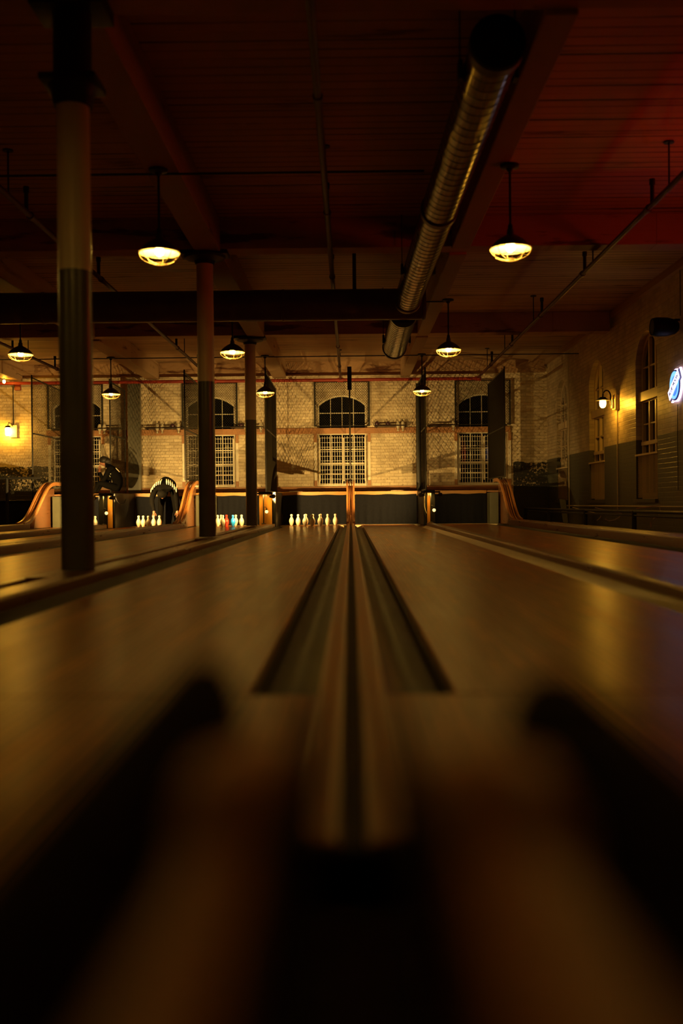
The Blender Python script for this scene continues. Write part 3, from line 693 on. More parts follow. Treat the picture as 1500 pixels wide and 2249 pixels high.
# pit spotlights on stands
def spot_stand(x, label, zb=.061, pw=(1, 1)):
    y = 20.28; r = empty('spotlight_stand', (x, y, 0.06)); tag(r, label, 'spotlight stand', 'pit spotlight stands')
    z0 = .0
    m = MB(); m.tube([(x, y, zb + .001), (x, y, .655)], .011, 8); m.lathe([(0, zb), (.05, zb), (.05, zb + .007), (.012, zb + .017), (0, zb + .017)], 16, Matrix.Translation((x, y, 0))); m.build('pole', 'iron', r)
    m = MB(); m.box(x - .19, x + .19, y - .02, y + .02, .652, .682, 0, .004); m.tube([(x - .172, y, .655), (x - .172, y, .63)], .012); m.tube([(x + .172, y, .655), (x + .172, y, .63)], .012); m.build('crossbar', 'iron', r)
    for s_ in (-1, 1):
        c = Vector((x + s_ * .172, y - .01, .605)); d = Vector((s_ * .65, 1, .06)).normalized()
        rot = d.to_track_quat('Z', 'Y').to_matrix().to_4x4()
        T = Matrix.Translation(c) @ rot
        m = MB(); m.lathe([(0, -.06), (.022, -.06), (.026, -.04), (.030, -.02), (.042, .03), (.042, .058), (.0405, .058), (.0405, .03), (.028, -.018), (0, -.03)], 18, T); hd = m.build('spot_head', 'iron', r)
        m = MB(); m.lathe([(0, .0), (.012, -.002), (.018, -.010), (.016, -.018), (0, -.022)][::-1], 10, T); m.build('bulb', 'spotbulb', hd)
        ld = bpy.data.lights.new('spot_lamp', 'SPOT'); ld.energy = SPOT_W; ld.color = (1.0, .61, .17); ld.spot_size = math.radians(92); ld.spot_blend = 1.0; ld.shadow_soft_size = .008; ld.energy *= pw[0 if s_ < 0 else 1]
        lo = bpy.data.objects.new('spot_lamp', ld); COL.objects.link(lo); lo.parent = hd
        lo.matrix_local = Matrix.Translation(c + d * .010 - ORG[hd.name]) @ (-d).to_track_quat('Z', 'Y').to_matrix().to_4x4()
    ld = bpy.data.lights.new('panel_fill', 'SPOT'); ld.energy = FILL_W; ld.color = (1.0, .58, .10); ld.spot_size = math.radians(130); ld.spot_blend = 1.0; ld.shadow_soft_size = .02
    lo = bpy.data.objects.new('panel_fill', ld); COL.objects.link(lo); lo.parent = r
    lo.matrix_local = Matrix.Translation(Vector((x, y - .035, .635)) - ORG[r.name]) @ Vector((0, -.55, .83)).normalized().to_track_quat('Z', 'Y').to_matrix().to_4x4()
    m = MB(); m.tube([(x, y - .01, .40), (x + .035, y - .02, .40), (x + .055, y - .03, .385), (x + .062, y - .03, .36)], .006, 6); m.lathe([(0, .335), (.014, .335), (.014, .365), (0, .365)], 10, Matrix.Translation((x + .062, y - .03, 0))); m.build('lamp_arm', 'iron', r)
    m = MB(); m.sphere((x + .062, y - .03, .305), .033, 14, 10); m.build('globe', 'smallglobe', r)
spot_stand(-1.725, 'black two-headed spotlight stand before the honey wood partition')
spot_stand(1.585, 'black two-headed spotlight stand right of the empty lane', .061, (1, .12))
spot_stand(-4.90, 'black two-headed spotlight stand right of the nearest column', .077)
m = MB(); m.tube([(1.50, 20.47, .66), (1.475, 20.46, .60), (1.47, 20.46, .48), (1.475, 20.46, .38), (1.50, 20.46, .28), (1.52, 20.46, .24)], .006, 6)
tag(m.build('cord', 'cord', loc=(1.5, 20.46, .24)), 'pale cord hanging down the partition right of centre', 'cord')
m = MB(); pts = [(-4.724, 20.55, .62), (-4.718, 20.7, .53), (-4.714, 21.0, .475), (-4.716, 21.3, .49), (-4.724, 21.5, .58)]; m.tube(pts, .006, 6)
tag(m.build('cord', 'iron', loc=(-4.72, 20.55, .475)), 'thin cord looping across the black partition below seated person', 'cord')

# ------------------------------------------------------------------ nets
def net_panel(x, label, y0=21.7, y1=24.6, z0=.713, z1=3.26, step=.062):
    r = empty('pit_net', (x, y0, z0)); tag(r, label, 'net', 'nets between the pits')
    m = MB()
    for p in ([(x, y0, z0), (x, y0, z1 + .06)], [(x, y1, z0), (x, y1, z1 - .02)], [(x, y0, z0 + .02), (x, y1, z0 + .02)], [(x, y0, z1), (x, y1, z1 - .04)], [(x, y0, 2.05), (x, y1, 2.05)]): m.tube(p, .017, 8)
    m.build('net_frame', 'wire', r)
    m = MB(); lattice(m, SIDE, y0, y1, z0 + .02, z1 - .03, x, step, .0030 if step > .05 else .0042, 1.25); m.build('wire_mesh', 'netwire', r)
    return r
tn = net_panel(0.0, 'black framed chain net seen edge on above central ball return', 21.7, 24.6, .979)
m = MB(); m.box(-.045, .045, 21.62, 21.67, 2.85, 3.34); m.build('top_plate', 'wire', tn)
net_panel(1.60, 'black framed chain net above the partition right of centre')
net_panel(3.27, 'black framed chain net in front of the right window', 21.7, 24.2, .979, 3.26, .034)
net_panel(-1.78, 'black framed chain net right of the farthest column')
net_panel(-3.50, 'black framed chain net left of the second column', 21.7, 24.6, .979)
net_panel(-5.42, 'black framed chain net right of the seated person', 23.12, 24.66)
net_panel(-6.93, 'black framed chain net at the far left beside the yellow lit wall', 22.3, 24.75, .60)
for x, lab in ((1.52, 'thick dark post of the net right of centre'), (-1.86, 'thin dark net post beside the farthest column')):
    m = MB(); m.tube([(x, 22.0 + (.75 if x < 0 else .75), .715), (x, 22.75, 3.1)], .055 if x > 0 else .03, 12); tag(m.build('net_post', 'iron', loc=(x, 22.75, .715)), lab, 'post')
m = MB(); m.box(-5.36, -5.06, 24.70, 24.85, .715, 3.4); 
tag(m.build('wall_pier', 'grey', loc=(-5.2, 24.8, .715)), 'dark vertical board on far wall behind the net by the seated person', 'board')
for i, (a, b) in enumerate(BW):
    z0, z1 = 2.33, 3.42; y = YW - .07; r = empty('window_guard', ((a + b) / 2, y, z0))
    tag(r, ['black wire guard over the central arched window', 'black wire guard over the arched window at right', 'black wire guard over arched window behind the second column', 'black wire guard over arched window behind the nearest column'][i], 'window guard', 'wire guards over the arched windows')
    m = MB()
    for u in (a - .05, b + .05): m.box(u - .02, u + .02, y - .02, y + .02, z0, z1)
    m.box(a - .05, b + .05, y - .012, y + .012, z1 - .02, z1); m.box(a - .05, b + .05, y - .012, y + .012, z0, z0 + .02)
    m.build('guard_frame', 'wire', r)
    m = MB(); lattice(m, BACK, a - .03, b + .03, z0 + .02, z1 - .02, y, .056, .0033, 1.15); m.build('wire_mesh', 'wire', r)

# ------------------------------------------------------------------ pendant lamps
def make_lamp(rod):
    r = empty('pendant_lamp', (0, 0, 0))       # origin at shade rim centre
    R = .185
    m = MB()
    outer = [(.030, .175), (.034, .130), (.040, .125), (.075, .108), (.125, .075), (.160, .040), (R, .004), (R + .003, 0)]
    inner = [(R + .003, 0, 1), (R - .004, .004, 1), (.155, .036, 1), (.120, .070, 1), (.072, .102, 1), (.030, .118, 1), (0, .118, 1)]
    m.lathe([(0, .175)] + outer[:-1] + inner, 32); m.build('lamp_shade', ['shade', 'enamel'], r)
    m = MB(); m.lathe([(0, -.030), (.024, -.024), (.040, -.002), (.043, .024), (.034, .055), (.026, .08), (.022, .112), (0, .112)], 12); m.build('bulb', 'bulb', r)
    m = MB(); cg = []
    for k in range(8):
        a = 2 * PI * k / 8
        m.tube([(math.cos(a) * R * math.cos(t), math.sin(a) * R * math.cos(t), -.105 * math.sin(t)) for t in [i * .94 / 6 * PI / 2 * 1.06 for i in range(7)]], .0032, 5, 0, False)
    m.ring((0, 0, -.100), .055, .0032, seg=20, ts=5); m.ring((0, 0, -.068), .140, .0032, seg=28, ts=5); m.ring((0, 0, -.004), R, .004, seg=32, ts=5); m.build('lamp_cage', 'cage', r)
    m = MB(); m.tube([(0, 0, .174), (0, 0, rod)], .011, 8); m.lathe([(0, .17), (.022, .17), (.022, .21), (.012, .23), (0, .23)], 14); m.build('rod', 'iron', r)
    m = MB(); m.lathe([(0, rod - .06), (.02, rod - .06), (.035, rod - .035), (.085, rod - .022), (.085, rod), (0, rod)], 20); m.build('canopy', 'iron', r)
    return r
LAMPS = [(1121, 540, 9.3, 'caged pendant lamp at upper right, nearest of the right row'), (350, 556, 9.3, 'caged pendant lamp at upper left, between first and second columns'),
         (985, 757, 15.4, 'caged pendant lamp right of the spiral duct, middle of the right row'), (510.5, 764, 15.4, 'caged pendant lamp between second and farthest columns'), (45, 768, 15.4, 'caged pendant lamp at the left edge of photo'),
         (927, 850, 21.0, 'caged pendant lamp above the pits right of centre'), (582.5, 857, 21.0, 'caged pendant lamp right of the farthest column'), (244, 860, 21.0, 'caged pendant lamp right of the nearest column')]
L0 = None
for px, py, y, lab in LAMPS:
    p = at(px, py, y); 
    if L0 is None:
        ZL = p.z; L0 = make_lamp(3.498 - 2.74)
    loc = (p.x, y, 2.74)
    if L0.get('label') is None: L0.location = loc; tag(L0, lab, 'pendant lamp', 'caged pendant lamps')
    else: dup(L0, loc, lab)
dup(L0, (at(45, 768, 15.4).x, 9.3, 2.74), 'caged pendant lamp beyond the left edge, nearest of the far left row')
for x, lab in ((L0.location.x, 'caged pendant lamp of the right row above the foul line'), (at(350, 556, 9.3).x, 'caged pendant lamp over the columns above the foul line'), (at(45, 768, 15.4).x, 'caged pendant lamp of the far left row above the foul line')):
    dup(L0, (x, 3.2, 2.74), lab)
# lamp-feed conduits under the beams
for y, lab in ((9.3, 'thin dark conduit joining the two nearest pendant lamps'), (15.4, 'thin dark conduit joining the middle pendant lamps'), (21.0, 'thin dark conduit joining the farthest pendant lamps')):
    m = MB(); m.tube([(-9, y + .10, 3.485), (XW - .09 if y > 20 else 1.5 if y > 12 else .70, y + .10, 3.485)], .011, 6); tag(m.build('conduit', 'iron', loc=(0, y, 3.485)), lab, 'conduit', 'lamp conduits')
m = MB(); m.tube([(XW - .03, 22.4, 3.7), (XW - .03, 22.4, .10)], .014, 8); tag(m.build('conduit', 'cord', loc=(XW - .03, 22.4, .1)), 'pale vertical conduit down right wall beside the farthest window', 'conduit')

# ------------------------------------------------------------------ ducts
def duct(p0, p1, rad, label, cap0=False):
    p0, p1 = Vector(p0), Vector(p1); L = (p1 - p0).length; d = (p1 - p0).normalized()
    T = Matrix.Translation(p0) @ d.to_track_quat('Z', 'Y').to_matrix().to_4x4()
    r = empty('spiral_duct', tuple(p0)); tag(r, label, 'duct', 'spiral ducts')
    m = MB(); m.tube([p0, p1], rad, 40, 0, True)
    m.build('duct_body', 'duct', r)
    m = MB(); n = int(L / .13); seg = 24; pts = []
    for k in range(n * seg + 1):
        a = 2 * PI * k / seg; pts.append(T @ Vector((math.cos(a) * (rad + .001), math.sin(a) * (rad + .001), L * k / (n * seg))))
    m.tube(pts, .0032, 4, 0, True); m.build('spiral_seam', 'ductblack', r)
    for q in ((.0, .47, 1.0) if cap0 else (.98,)):
        m = MB(); c = L * min(max(q, .01), .985)
        m.lathe([(rad + .002, c - .05), (rad + .014, c - .045), (rad + .014, c + .045), (rad + .002, c + .05)], 40, T); m.build('joint_band', 'ductblack' , r)
    if cap0:
        m = MB(); m.lathe([(0, -.03), (rad * .9, -.03), (rad + .01, -.012), (rad + .01, .0), (0, .0)], 40, T); m.build('end_cap', 'ductend', r)
    for q in ((.06, .78) if cap0 else (.72,)):
        c = p0.lerp(p1, q)
        for s_ in (-1, 1): m = MB(); m.box(c.x + s_ * (rad + .02) - .015, c.x + s_ * (rad + .02) + .015, c.y - .05, c.y + .05, c.z - .06, c.z + .07); m.tube([(c.x + s_ * (rad + .02), c.y, c.z + .06), (c.x + s_ * (rad + .02), c.y, ZC)], .006, 6); m.build('hanger', 'iron', r)
A = at(1094, 92, 6.75); B = at(894, 662, 13.86); YD = 14.1
duct(A, B, .172, 'long shiny spiral duct running along the ceiling, capped near end', True)
duct(at(886, 690, 14.40), at(866, 764, 17.2), .190, 'short shiny spiral duct beyond the dark cross duct')
r = empty('cross_duct', (-4, YD, 3.17)); tag(r, 'thick dark round duct crossing the hall behind second column', 'duct')
dz = at(450, 673, YD).z
m = MB(); m.tube([(-10.9, YD, dz), (1.05, YD, dz)], .211, 40, 0, True); m.build('duct_body', 'ductblack', r)
for x in (-7.6, -4.2, -.9, 1.02): m = MB(); m.lathe([(.212, -.02), (.219, -.015), (.219, .015), (.212, .02)], 40, Matrix.Translation((x, YD, dz)) @ Matrix.Rotation(PI / 2, 4, 'Y')); m.build('joint_band', 'ductblack', r)
for x in (-6.1, -3.95, .08): m = MB(); m.box(x - .025, x + .025, YD - .01, YD + .01, dz + .21, ZC); m.build('hanger', 'iron', r)

# ------------------------------------------------------------------ sprinkler pipes
def sprinkler(x, mname, label, z=3.455):
    r = empty('sprinkler_pipe', (x, 6, z)); tag(r, label, 'pipe', 'sprinkler pipes')
    m = MB(); m.tube([(x, 3.0, z), (x, 24.62, z)], .030, 12)
    for y in (7.6, 10.6, 13.6, 16.6, 19.6, 22.4): m.tube([(x, y - .04, z), (x, y + .04, z)], .040, 12)
    m.build('pipe', mname, r)
    for y in (10.45, 13.45, 16.45, 19.45, 22.25): m = MB(); m.tube([(x, y, z + .02), (x, y, z + .20)], .022, 8); m.tube([(x, y, z + .20), (x, y, z + .26)], .03, 8); m.build('sprinkler_head', 'iron', r)
    for y in (9.9, 13.0, 17.2, 20.4, 23.0): m = MB(); m.tube([(x, y, z + .02), (x, y, ZC)], .009, 6); m.tube([(x, y, ZC - .015), (x, y, ZC)], .05, 10); m.build('hanger', 'iron', r)
sprinkler(3.09, 'rustpipe', 'rust red sprinkler pipe running along the right side of ceiling')
sprinkler(-.215, 'rustpipe', 'dark sprinkler pipe running down the middle of the ceiling')
sprinkler(-3.28, 'rustpipe', 'dark sprinkler pipe passing behind the nearest column')
sprinkler(-6.40, 'rustpipe', 'dark sprinkler pipe at the far left of the ceiling')
r = empty('cross_pipe', (-3, 24.68, 3.45)); tag(r, 'bright red sprinkler main crossing in front of far wall', 'pipe')
m = MB(); m.tube([(-10.8, 24.69, 3.43), (3.13, 24.69, 3.43)], .040, 12); m.build('pipe', 'redpipe', r)
for x in (3.09, -.215, -3.28, -6.4): m = MB(); m.tube([(x - .07, 24.69, 3.43), (x + .07, 24.69, 3.43)], .055, 12); m.build('fitting', 'redpipe', r)

# ------------------------------------------------------------------ right wall fittings
p = atx(1357, 883, XW)
YS_, ZS_ = p.y, p.z
r = empty('wall_sconce', (XW, YS_, ZS_)); tag(r, 'gooseneck wall sconce with lit globe on right wall between windows', 'wall lamp')
m = MB(); m.box(XW - .075, XW - .001, YS_ - .10, YS_ + .10, ZS_ - .14, ZS_ + .13, 0, .008); m.box(XW - .115, XW - .076, YS_ - .05, YS_ + .05, ZS_ - .11, ZS_ + .06, 0, .006); m.build('back_box', 'cream', r)
gx = XW - .27; gz = ZS_ + .04
m = MB(); m.tube([(XW - .10, YS_, ZS_ - .1), (XW - .13, YS_, ZS_ - .02), (XW - .13, YS_, ZS_ + .10)] + [(XW - .20 + .07 * math.cos(t), YS_, ZS_ + .10 + .11 * math.sin(t)) for t in [PI * i / 8 for i in range(1, 9)]] + [(gx, YS_, gz + .03)], .013, 8); m.build('gooseneck', 'iron', r)
T = Matrix.Translation((gx, YS_, gz))
m = MB(); m.lathe([(0, .055), (.05, .05), (.06, .03), (.10, .008), (.130, -.004), (.130, -.010), (.10, -.002), (0, .004)], 24, T); m.build('lamp_shade', 'iron', r)
m = MB(); m.lathe([(0, -.145), (.03, -.138), (.052, -.11), (.060, -.07), (.056, -.012), (0, -.012)], 14, T); m.build('globe', 'sconceglow', r)
m = MB(); m.tube([(XW - .02, YS_ - .02, ZS_ - .14), (XW - .02, YS_ - .02, .30)], .012, 8); tag(m.build('conduit', 'cord', loc=(XW - .02, YS_, .3)), 'pale vertical conduit below the right wall sconce', 'conduit')

# illuminated sign
SG = atx(1480, 846, XW - .06); sy, sz = SG.y, SG.z
r = empty('lit_sign', (XW - .03, sy, sz)); tag(r, 'round blue and white lit sign on right wall at edge of photo', 'sign')
M['signwhite'] = emit('sign_white_glow', (0.78, 0.74, 1.0), SIGN_L * 1.3)
M['signedge'] = emit('sign_edge_glow', (0.80, 0.62, 1.0), SIGN_L * 1.6)
M['signblue'] = emit('sign_blue_glow', (0.06, 0.26, 1.0), SIGN_L * .55)
M['signlight'] = emit('sign_pale_blue_glow', (0.22, 0.60, 1.0), SIGN_L * .75)
M['signnavy'] = simple('sign_navy_trim', (0.01, 0.012, 0.10), 0.4)
SF = lambda u, d, z: (XW - d, sy - u, sz + z)     # u runs to the viewer's right when facing the wall
def circ(R, n=40, c=(0, 0)): return [(c[0] + R * math.cos(2 * PI * i / n), c[1] + R * math.sin(2 * PI * i / n)) for i in range(n)]
R_ = .225; ang = math.radians(33)
def band(h0, h1, L0_, L1_):
    c, s_ = math.cos(ang), math.sin(ang)
    return [(u * c - v * s_, u * s_ + v * c) for u, v in ((L0_, h0), (L1_, h0), (L1_, h1), (L0_, h1))]
m = MB(); m.prism(circ(R_), [], .002, .05, SF); m.prism(band(-.085, .085, -.28, .28), [], .002, .0495, SF); m.build('backing', 'signnavy', r)
m = MB(); m.prism(circ(R_ + .014), [circ(R_ + .001)], .006, .036, SF); m.prism(band(-.097, .097, -.292, .292), [band(-.087, .087, -.281, .281)], .006, .0365, SF); m.build('glowing_edge', 'signedge', r)
m = MB(); m.prism(circ(R_ - .02), [], .0505, .056, SF); m.build('blue_disc', 'signblue', r)
m = MB(); m.prism(circ(R_ - .022), [circ(R_ - .075, 40, (.012, -.012))], .0565, .060, SF); m.build('pale_ring', 'signlight', r)
m = MB(); m.prism(band(-.072, .072, -.268, .268), [], .0605, .068, SF); ban = m.build('banner', 'signwhite', r)
def lettering(txt, size, name, matn, parent, place):
    cu = bpy.data.curves.new(name, 'FONT'); cu.body = txt; cu.size = size; cu.align_x = 'CENTER'; cu.align_y = 'CENTER'; cu.extrude = .002; cu.resolution_u = 3
    to = bpy.data.objects.new(name, cu); COL.objects.link(to)
    bpy.context.view_layer.update()
    me = bpy.data.meshes.new_from_object(to.evaluated_get(bpy.context.evaluated_depsgraph_get()))
    bpy.data.objects.remove(to)
    org = ORG[parent.name]
    for v in me.vertices: v.co = Vector(place(v.co)) - org
    me.materials.clear(); me.materials.append(M[matn])
    o = bpy.data.objects.new(name, me); COL.objects.link(o); o.parent = parent; ORG[o.name] = org; return o
def pl(co):
    u, v = co.x * .92, co.y; c, s_ = math.cos(ang), math.sin(ang)
    return SF(u * c - v * s_, .0705 + co.z, u * s_ + v * c)
lettering('BLUE MOON', .09, 'lettering', 'signnavy', r, pl)
m = MB(); m.tube([(XW - .008, sy, sz - .28), (XW - .008, sy + .02, sz - .8), (XW - .008, sy, .6)], .005, 6); tag(m.build('cord', 'iron', loc=(XW, sy, .6)), 'dark cord hanging below the blue sign', 'cord')

# red neon ring farther up the right wall (outside the frame, tints the ceiling)
M['neonred'] = emit('red_neon_glow', (1.0, 0.05, 0.015), RED_L)
r = empty('neon_ring', (XW, 9.6, 2.45)); tag(r, 'red neon ring on right wall beyond the right edge', 'neon sign')
m = MB(); m.ring((XW - .07, 9.6, 2.45), .30, .014, 'x', 32, 6); m.ring((XW - .07, 9.6, 2.45), .22, .014, 'x', 32, 6); m.build('neon_tube', 'neonred', r)
m = MB(); m.prism(circ(.36), [], .002, .03, lambda u, d, z: (XW - d, 9.6 + u, 2.45 + z)); m.build('backing', 'blackbox', r)

# black loudspeaker
p = atx(1463, 718, XW - .2)
r = empty('wall_speaker', (XW - .2, p.y, p.z)); tag(r, 'black loudspeaker bracketed high on right wall above the sign', 'speaker')
T = Matrix.Translation((XW - .24, p.y, p.z)) @ Matrix.Rotation(math.radians(-28), 4, 'Y') @ Matrix.Rotation(math.radians(-62), 4, 'Y')
m = MB(); m.lathe([(0, -.21), (.07, -.21), (.105, -.17), (.135, -.05), (.14, .10), (.128, .16), (.12, .17), (.11, .155), (0, .15)], 24, T); m.build('speaker_body', 'blackbox', r)
m = MB(); m.lathe([(0, .152), (.108, .157), (.108, .163), (0, .168)], 24, T); m.build('grille', 'iron', r)
m = MB(); m.tube([(XW - .2, p.y, p.z + .08), (XW - .06, p.y, p.z + .1), (XW - .002, p.y, p.z + .1)], .018, 8); m.build('bracket', 'iron', r)
m = MB(); m.tube([(XW - .01, p.y - .05, p.z + .15), (XW - .01, p.y - .05, ZC - .12)], .006, 6); tag(m.build('cord', 'iron', loc=(XW - .01, p.y, p.z)), 'thin dark cord rising from the wall speaker', 'cord')

# pipe rail along the right walkway
r = empty('pipe_rail', (4.0, 17, -.02)); tag(r, 'low black pipe rail along the right walkway', 'railing')
zr = .30
m = MB(); m.tube([(4.0, 9.0, zr), (4.0, 23.6, zr)], .022, 10); m.build('top_rail', 'iron', r)
m = MB(); m.tube([(4.0, 9.0, zr - .055), (4.0, 23.6, zr - .055)], .016, 10); m.build('lower_rail', 'iron', r)
for y in (11.5, 14.5, 17.5, 20.7, 23.5):
    m = MB(); m.tube([(4.0, y, -.02), (4.0, y, zr + .01)], .035, 10); m.build('post', 'iron', r)
m = MB(); m.tube([(XW - .06, 8, .36), (XW - .06, 22.5, .36)], .012, 6); tag(m.build('conduit', 'cord', loc=(XW - .06, 15, .36)), 'thin horizontal pipe low on the right wall', 'conduit')
for pts, lab in (([(1318, 1143), (1322, 1140), (1326, 1136), (1327, 1130)], 'short pale cord end on right walkway between rail posts'), ([(1337, 1140), (1345, 1144), (1358, 1142), (1368, 1136), (1374, 1128)], 'pale cord curling up by the nearer rail post'), ([(1440, 1158), (1438, 1148), (1446, 1138), (1456, 1134), (1459, 1120), (1458, 1110)], 'pale cord loop hanging under the rail near right edge')):
    yy = 18.3 if pts[0][0] < 1330 else 16.6 if pts[0][0] < 1400 else 14.2
    q = [at(a, b, yy) for a, b in pts]; q.append(Vector((4.012, yy, .345)))
    m = MB(); m.tube([p_ + Vector((-.06, 0, 0)) for p_ in q], .008, 6); tag(m.build('cord', 'cord', loc=tuple(q[0])), lab, 'cord')
m = MB(); p = at(1266, 1150, 20.3); m.lathe([(0, -.02), (.13, -.02), (.165, .30), (.172, .31), (.15, .30), (.12, .0), (0, .0)], 24, Matrix.Translation((p.x, 20.3, 0)))
tag(m.build('bucket', 'box', loc=(p.x, 20.3, -.02)), 'dull grey bucket on walkway under the farther side windows', 'bucket')
p = at(1243, 1150, 21.2); m = MB()
m.prism([(0, 0), (.10, 0), (.06, .50), (-.06, .52)], [], 21.2, 21.24, lambda u, d, z: (p.x + u - .05, d + z * .15, z - .018)); tag(m.build('leaning_board', 'box', loc=(p.x, 21.2, -.02)), 'grey board leaning upright beside the bucket', 'board')

# ------------------------------------------------------------------ far left
p = at(22, 946, YW - .1)
r = empty('jar_lamp', (p.x, YW, p.z)); tag(r, 'glowing glass bulkhead lamp on yellow lit wall at far left', 'wall lamp')
m = MB(); m.box(p.x - .02, p.x + .15, YW - .05, YW - .002, p.z - .16, p.z + .14, 0, .006); m.build('back_box', 'cream', r)
m = MB(); m.lathe([(0, -.13), (.05, -.125), (.068, -.10), (.07, .05), (.05, .07), (0, .075)], 16, Matrix.Translation((p.x - .03, YW - .16, p.z))); m.build('globe', 'sconceglow', r)
m = MB(); m.lathe([(0, .12), (.05, .115), (.075, .085), (.075, .072), (0, .076)], 18, Matrix.Translation((p.x - .03, YW - .16, p.z)))
for k in range(4):
    a = PI / 4 + k * PI / 2; m.tube([(p.x - .03 + .08 * math.cos(a), YW - .16 + .08 * math.sin(a), p.z + .08), (p.x - .03 + .08 * math.cos(a), YW - .16 + .08 * math.sin(a), p.z - .1), (p.x - .03, YW - .16, p.z - .15)], .005, 5)
m.build('cage', 'iron', r)
m = MB(); m.tube([(p.x - .03, YW - .16, p.z + .12), (p.x - .02, YW - .14, p.z + .19), (p.x + .03, YW - .06, p.z + .17), (p.x + .05, YW - .04, p.z + .1)], .012, 8); m.build('gooseneck', 'iron', r)
m = MB(); m.tube([(p.x + .06, YW - .02, p.z + .14), (p.x + .06, YW - .02, 3.38)], .010, 6); tag(m.build('conduit', 'iron', loc=(p.x, YW, p.z)), 'thin conduit rising from the far left wall lamp', 'conduit')
q = at(9, 838, 24.3)
r = empty('string_bulb', tuple(q)); tag(r, 'small glowing bulb hanging at far left near the red pipe', 'bulb')
m = MB(); m.sphere(q, .035, 12, 8, 0, (1, 1, 1.3)); m.build('bulb', 'sconceglow', r)
m = MB(); m.tube([(q.x, q.y, q.z + .04), (q.x, q.y, q.z + .10)], .016, 8); m.tube([(q.x - .8, q.y, q.z + .13), (q.x - .2, q.y, q.z + .10), (q.x, q.y, q.z + .10), (q.x + .3, q.y + .1, q.z + .2), (q.x + .5, q.y + .2, 3.5)], .005, 5); m.build('wire', 'iron', r)
q = at(39, 851, YW - .05); m = MB(); m.box(q.x - .07, q.x + .07, YW - .08, YW - .002, q.z - .07, q.z + .07, 0, .008)
tag(m.build('alarm_box', 'redpipe', loc=(q.x, YW, q.z)), 'small red alarm box on far left wall below red pipe', 'alarm box')
r = empty('guard_rail', (-7.4, 22.1, -.02)); tag(r, 'black pipe guard rail at the far left', 'railing')
zz = at(50, 1050, 22.1).z
m = MB(); m.tube([(-9.6, 22.1, zz), (-6.70, 22.1, zz)], .028, 10); m.build('top_rail', 'iron', r)
for x in (-9.2, -7.43): m = MB(); m.tube([(x, 22.1, -.02), (x, 22.1, zz)], .032, 10); m.build('post', 'iron', r)
m = MB(); m.box(-9.8, -6.75, 22.6, 22.9, -.02, .56, 0, .01); m.box(-9.8, -6.75, 22.56, 22.94, .561, .59, 0, .006)
tag(m.build('low_cabinet', 'blackbox', loc=(-8, 22.7, -.02)), 'low black cabinet behind the far left guard rail', 'cabinet')

# small clutter on the ledge
for a, b, lab in (((636, 1076), (664, 1073), 'short loose stick lying on ledge left of centre'), ((858, 1071), (886, 1075), 'short loose stick lying on ledge right of centre')):
    q0, q1 = at(*a, 22.62), at(*b, 22.7); q0.z = q1.z = .724
    m = MB(); m.tube([q0, (q0 + q1) / 2 + Vector((0, .01, .006)), q1], .010, 8); tag(m.build('stick', 'cord', loc=tuple(q0)), lab, 'stick')

# ------------------------------------------------------------------ people
def skin_body(joints, edges, root, sub=2):
    """joints: name -> (point, rx, ry); grows one continuous surface and returns an evaluated mesh"""
    names = list(joints); me = bpy.data.meshes.new('skel')
    me.from_pydata([joints[n][0] for n in names], [(names.index(a), names.index(b)) for a, b in edges], [])
    o = bpy.data.objects.new('skel', me); COL.objects.link(o)
    sk = o.modifiers.new('skin', 'SKIN'); sk.use_smooth_shade = True; sk.branch_smoothing = 0.4
    sv = me.skin_vertices[0].data
    for i, n in enumerate(names):
        sv[i].radius = (joints[n][1], joints[n][2] if len(joints[n]) > 2 else joints[n][1]); sv[i].use_root = (n == root)
    ss = o.modifiers.new('sub', 'SUBSURF'); ss.levels = sub; ss.render_levels = sub
    bpy.context.view_layer.update()
    out = bpy.data.meshes.new_from_object(o.evaluated_get(bpy.context.evaluated_depsgraph_get()))
    bpy.data.objects.remove(o)
    return out
def hand_joints(J, E, wrist, d, side, pre, curl=.5):
    """five separate fingers: wrist joint name, pointing direction d, side = thumb direction"""
    w_ = Vector(J[wrist][0]); d = Vector(d).normalized(); sd = Vector(side).normalized(); n_ = d.cross(sd).normalized()
    palm = w_ + d * .05; J[pre + 'palm'] = (tuple(palm), .026, .018); E.append((wrist, pre + 'palm'))
    for k, (off, ln) in enumerate(((.030, .072), (.010, .082), (-.010, .076), (-.028, .060))):
        b = palm + d * .035 + sd * off; mid = b + d * ln * .5 - n_ * curl * .012; tip = b + d * ln * .9 - n_ * curl * .045
        J[pre + 'f%da' % k] = (tuple(b), .0095); J[pre + 'f%db' % k] = (tuple(mid), .0085); J[pre + 'f%dc' % k] = (tuple(tip), .0075)
        E += [(pre + 'palm', pre + 'f%da' % k), (pre + 'f%da' % k, pre + 'f%db' % k), (pre + 'f%db' % k, pre + 'f%dc' % k)]
    t1 = palm + sd * .035; t2 = t1 + d * .03 + sd * .018 - n_ * .008; t3 = t2 + d * .028 - n_ * .012
    J[pre + 't1'] = (tuple(t1), .012); J[pre + 't2'] = (tuple(t2), .010); J[pre + 't3'] = (tuple(t3), .008)
    E += [(pre + 'palm', pre + 't1'), (pre + 't1', pre + 't2'), (pre + 't2', pre + 't3')]
def person(name, me, root, label, mats, classify):
    for mm in mats: me.materials.append(M[mm])
    for p_ in me.polygons: p_.material_index = classify(p_.center); p_.use_smooth = True
    org = ORG[root.name]
    for v in me.vertices: v.co -= org
    o = bpy.data.objects.new(name, me); COL.objects.link(o); o.parent = root; ORG[o.name] = org; return o

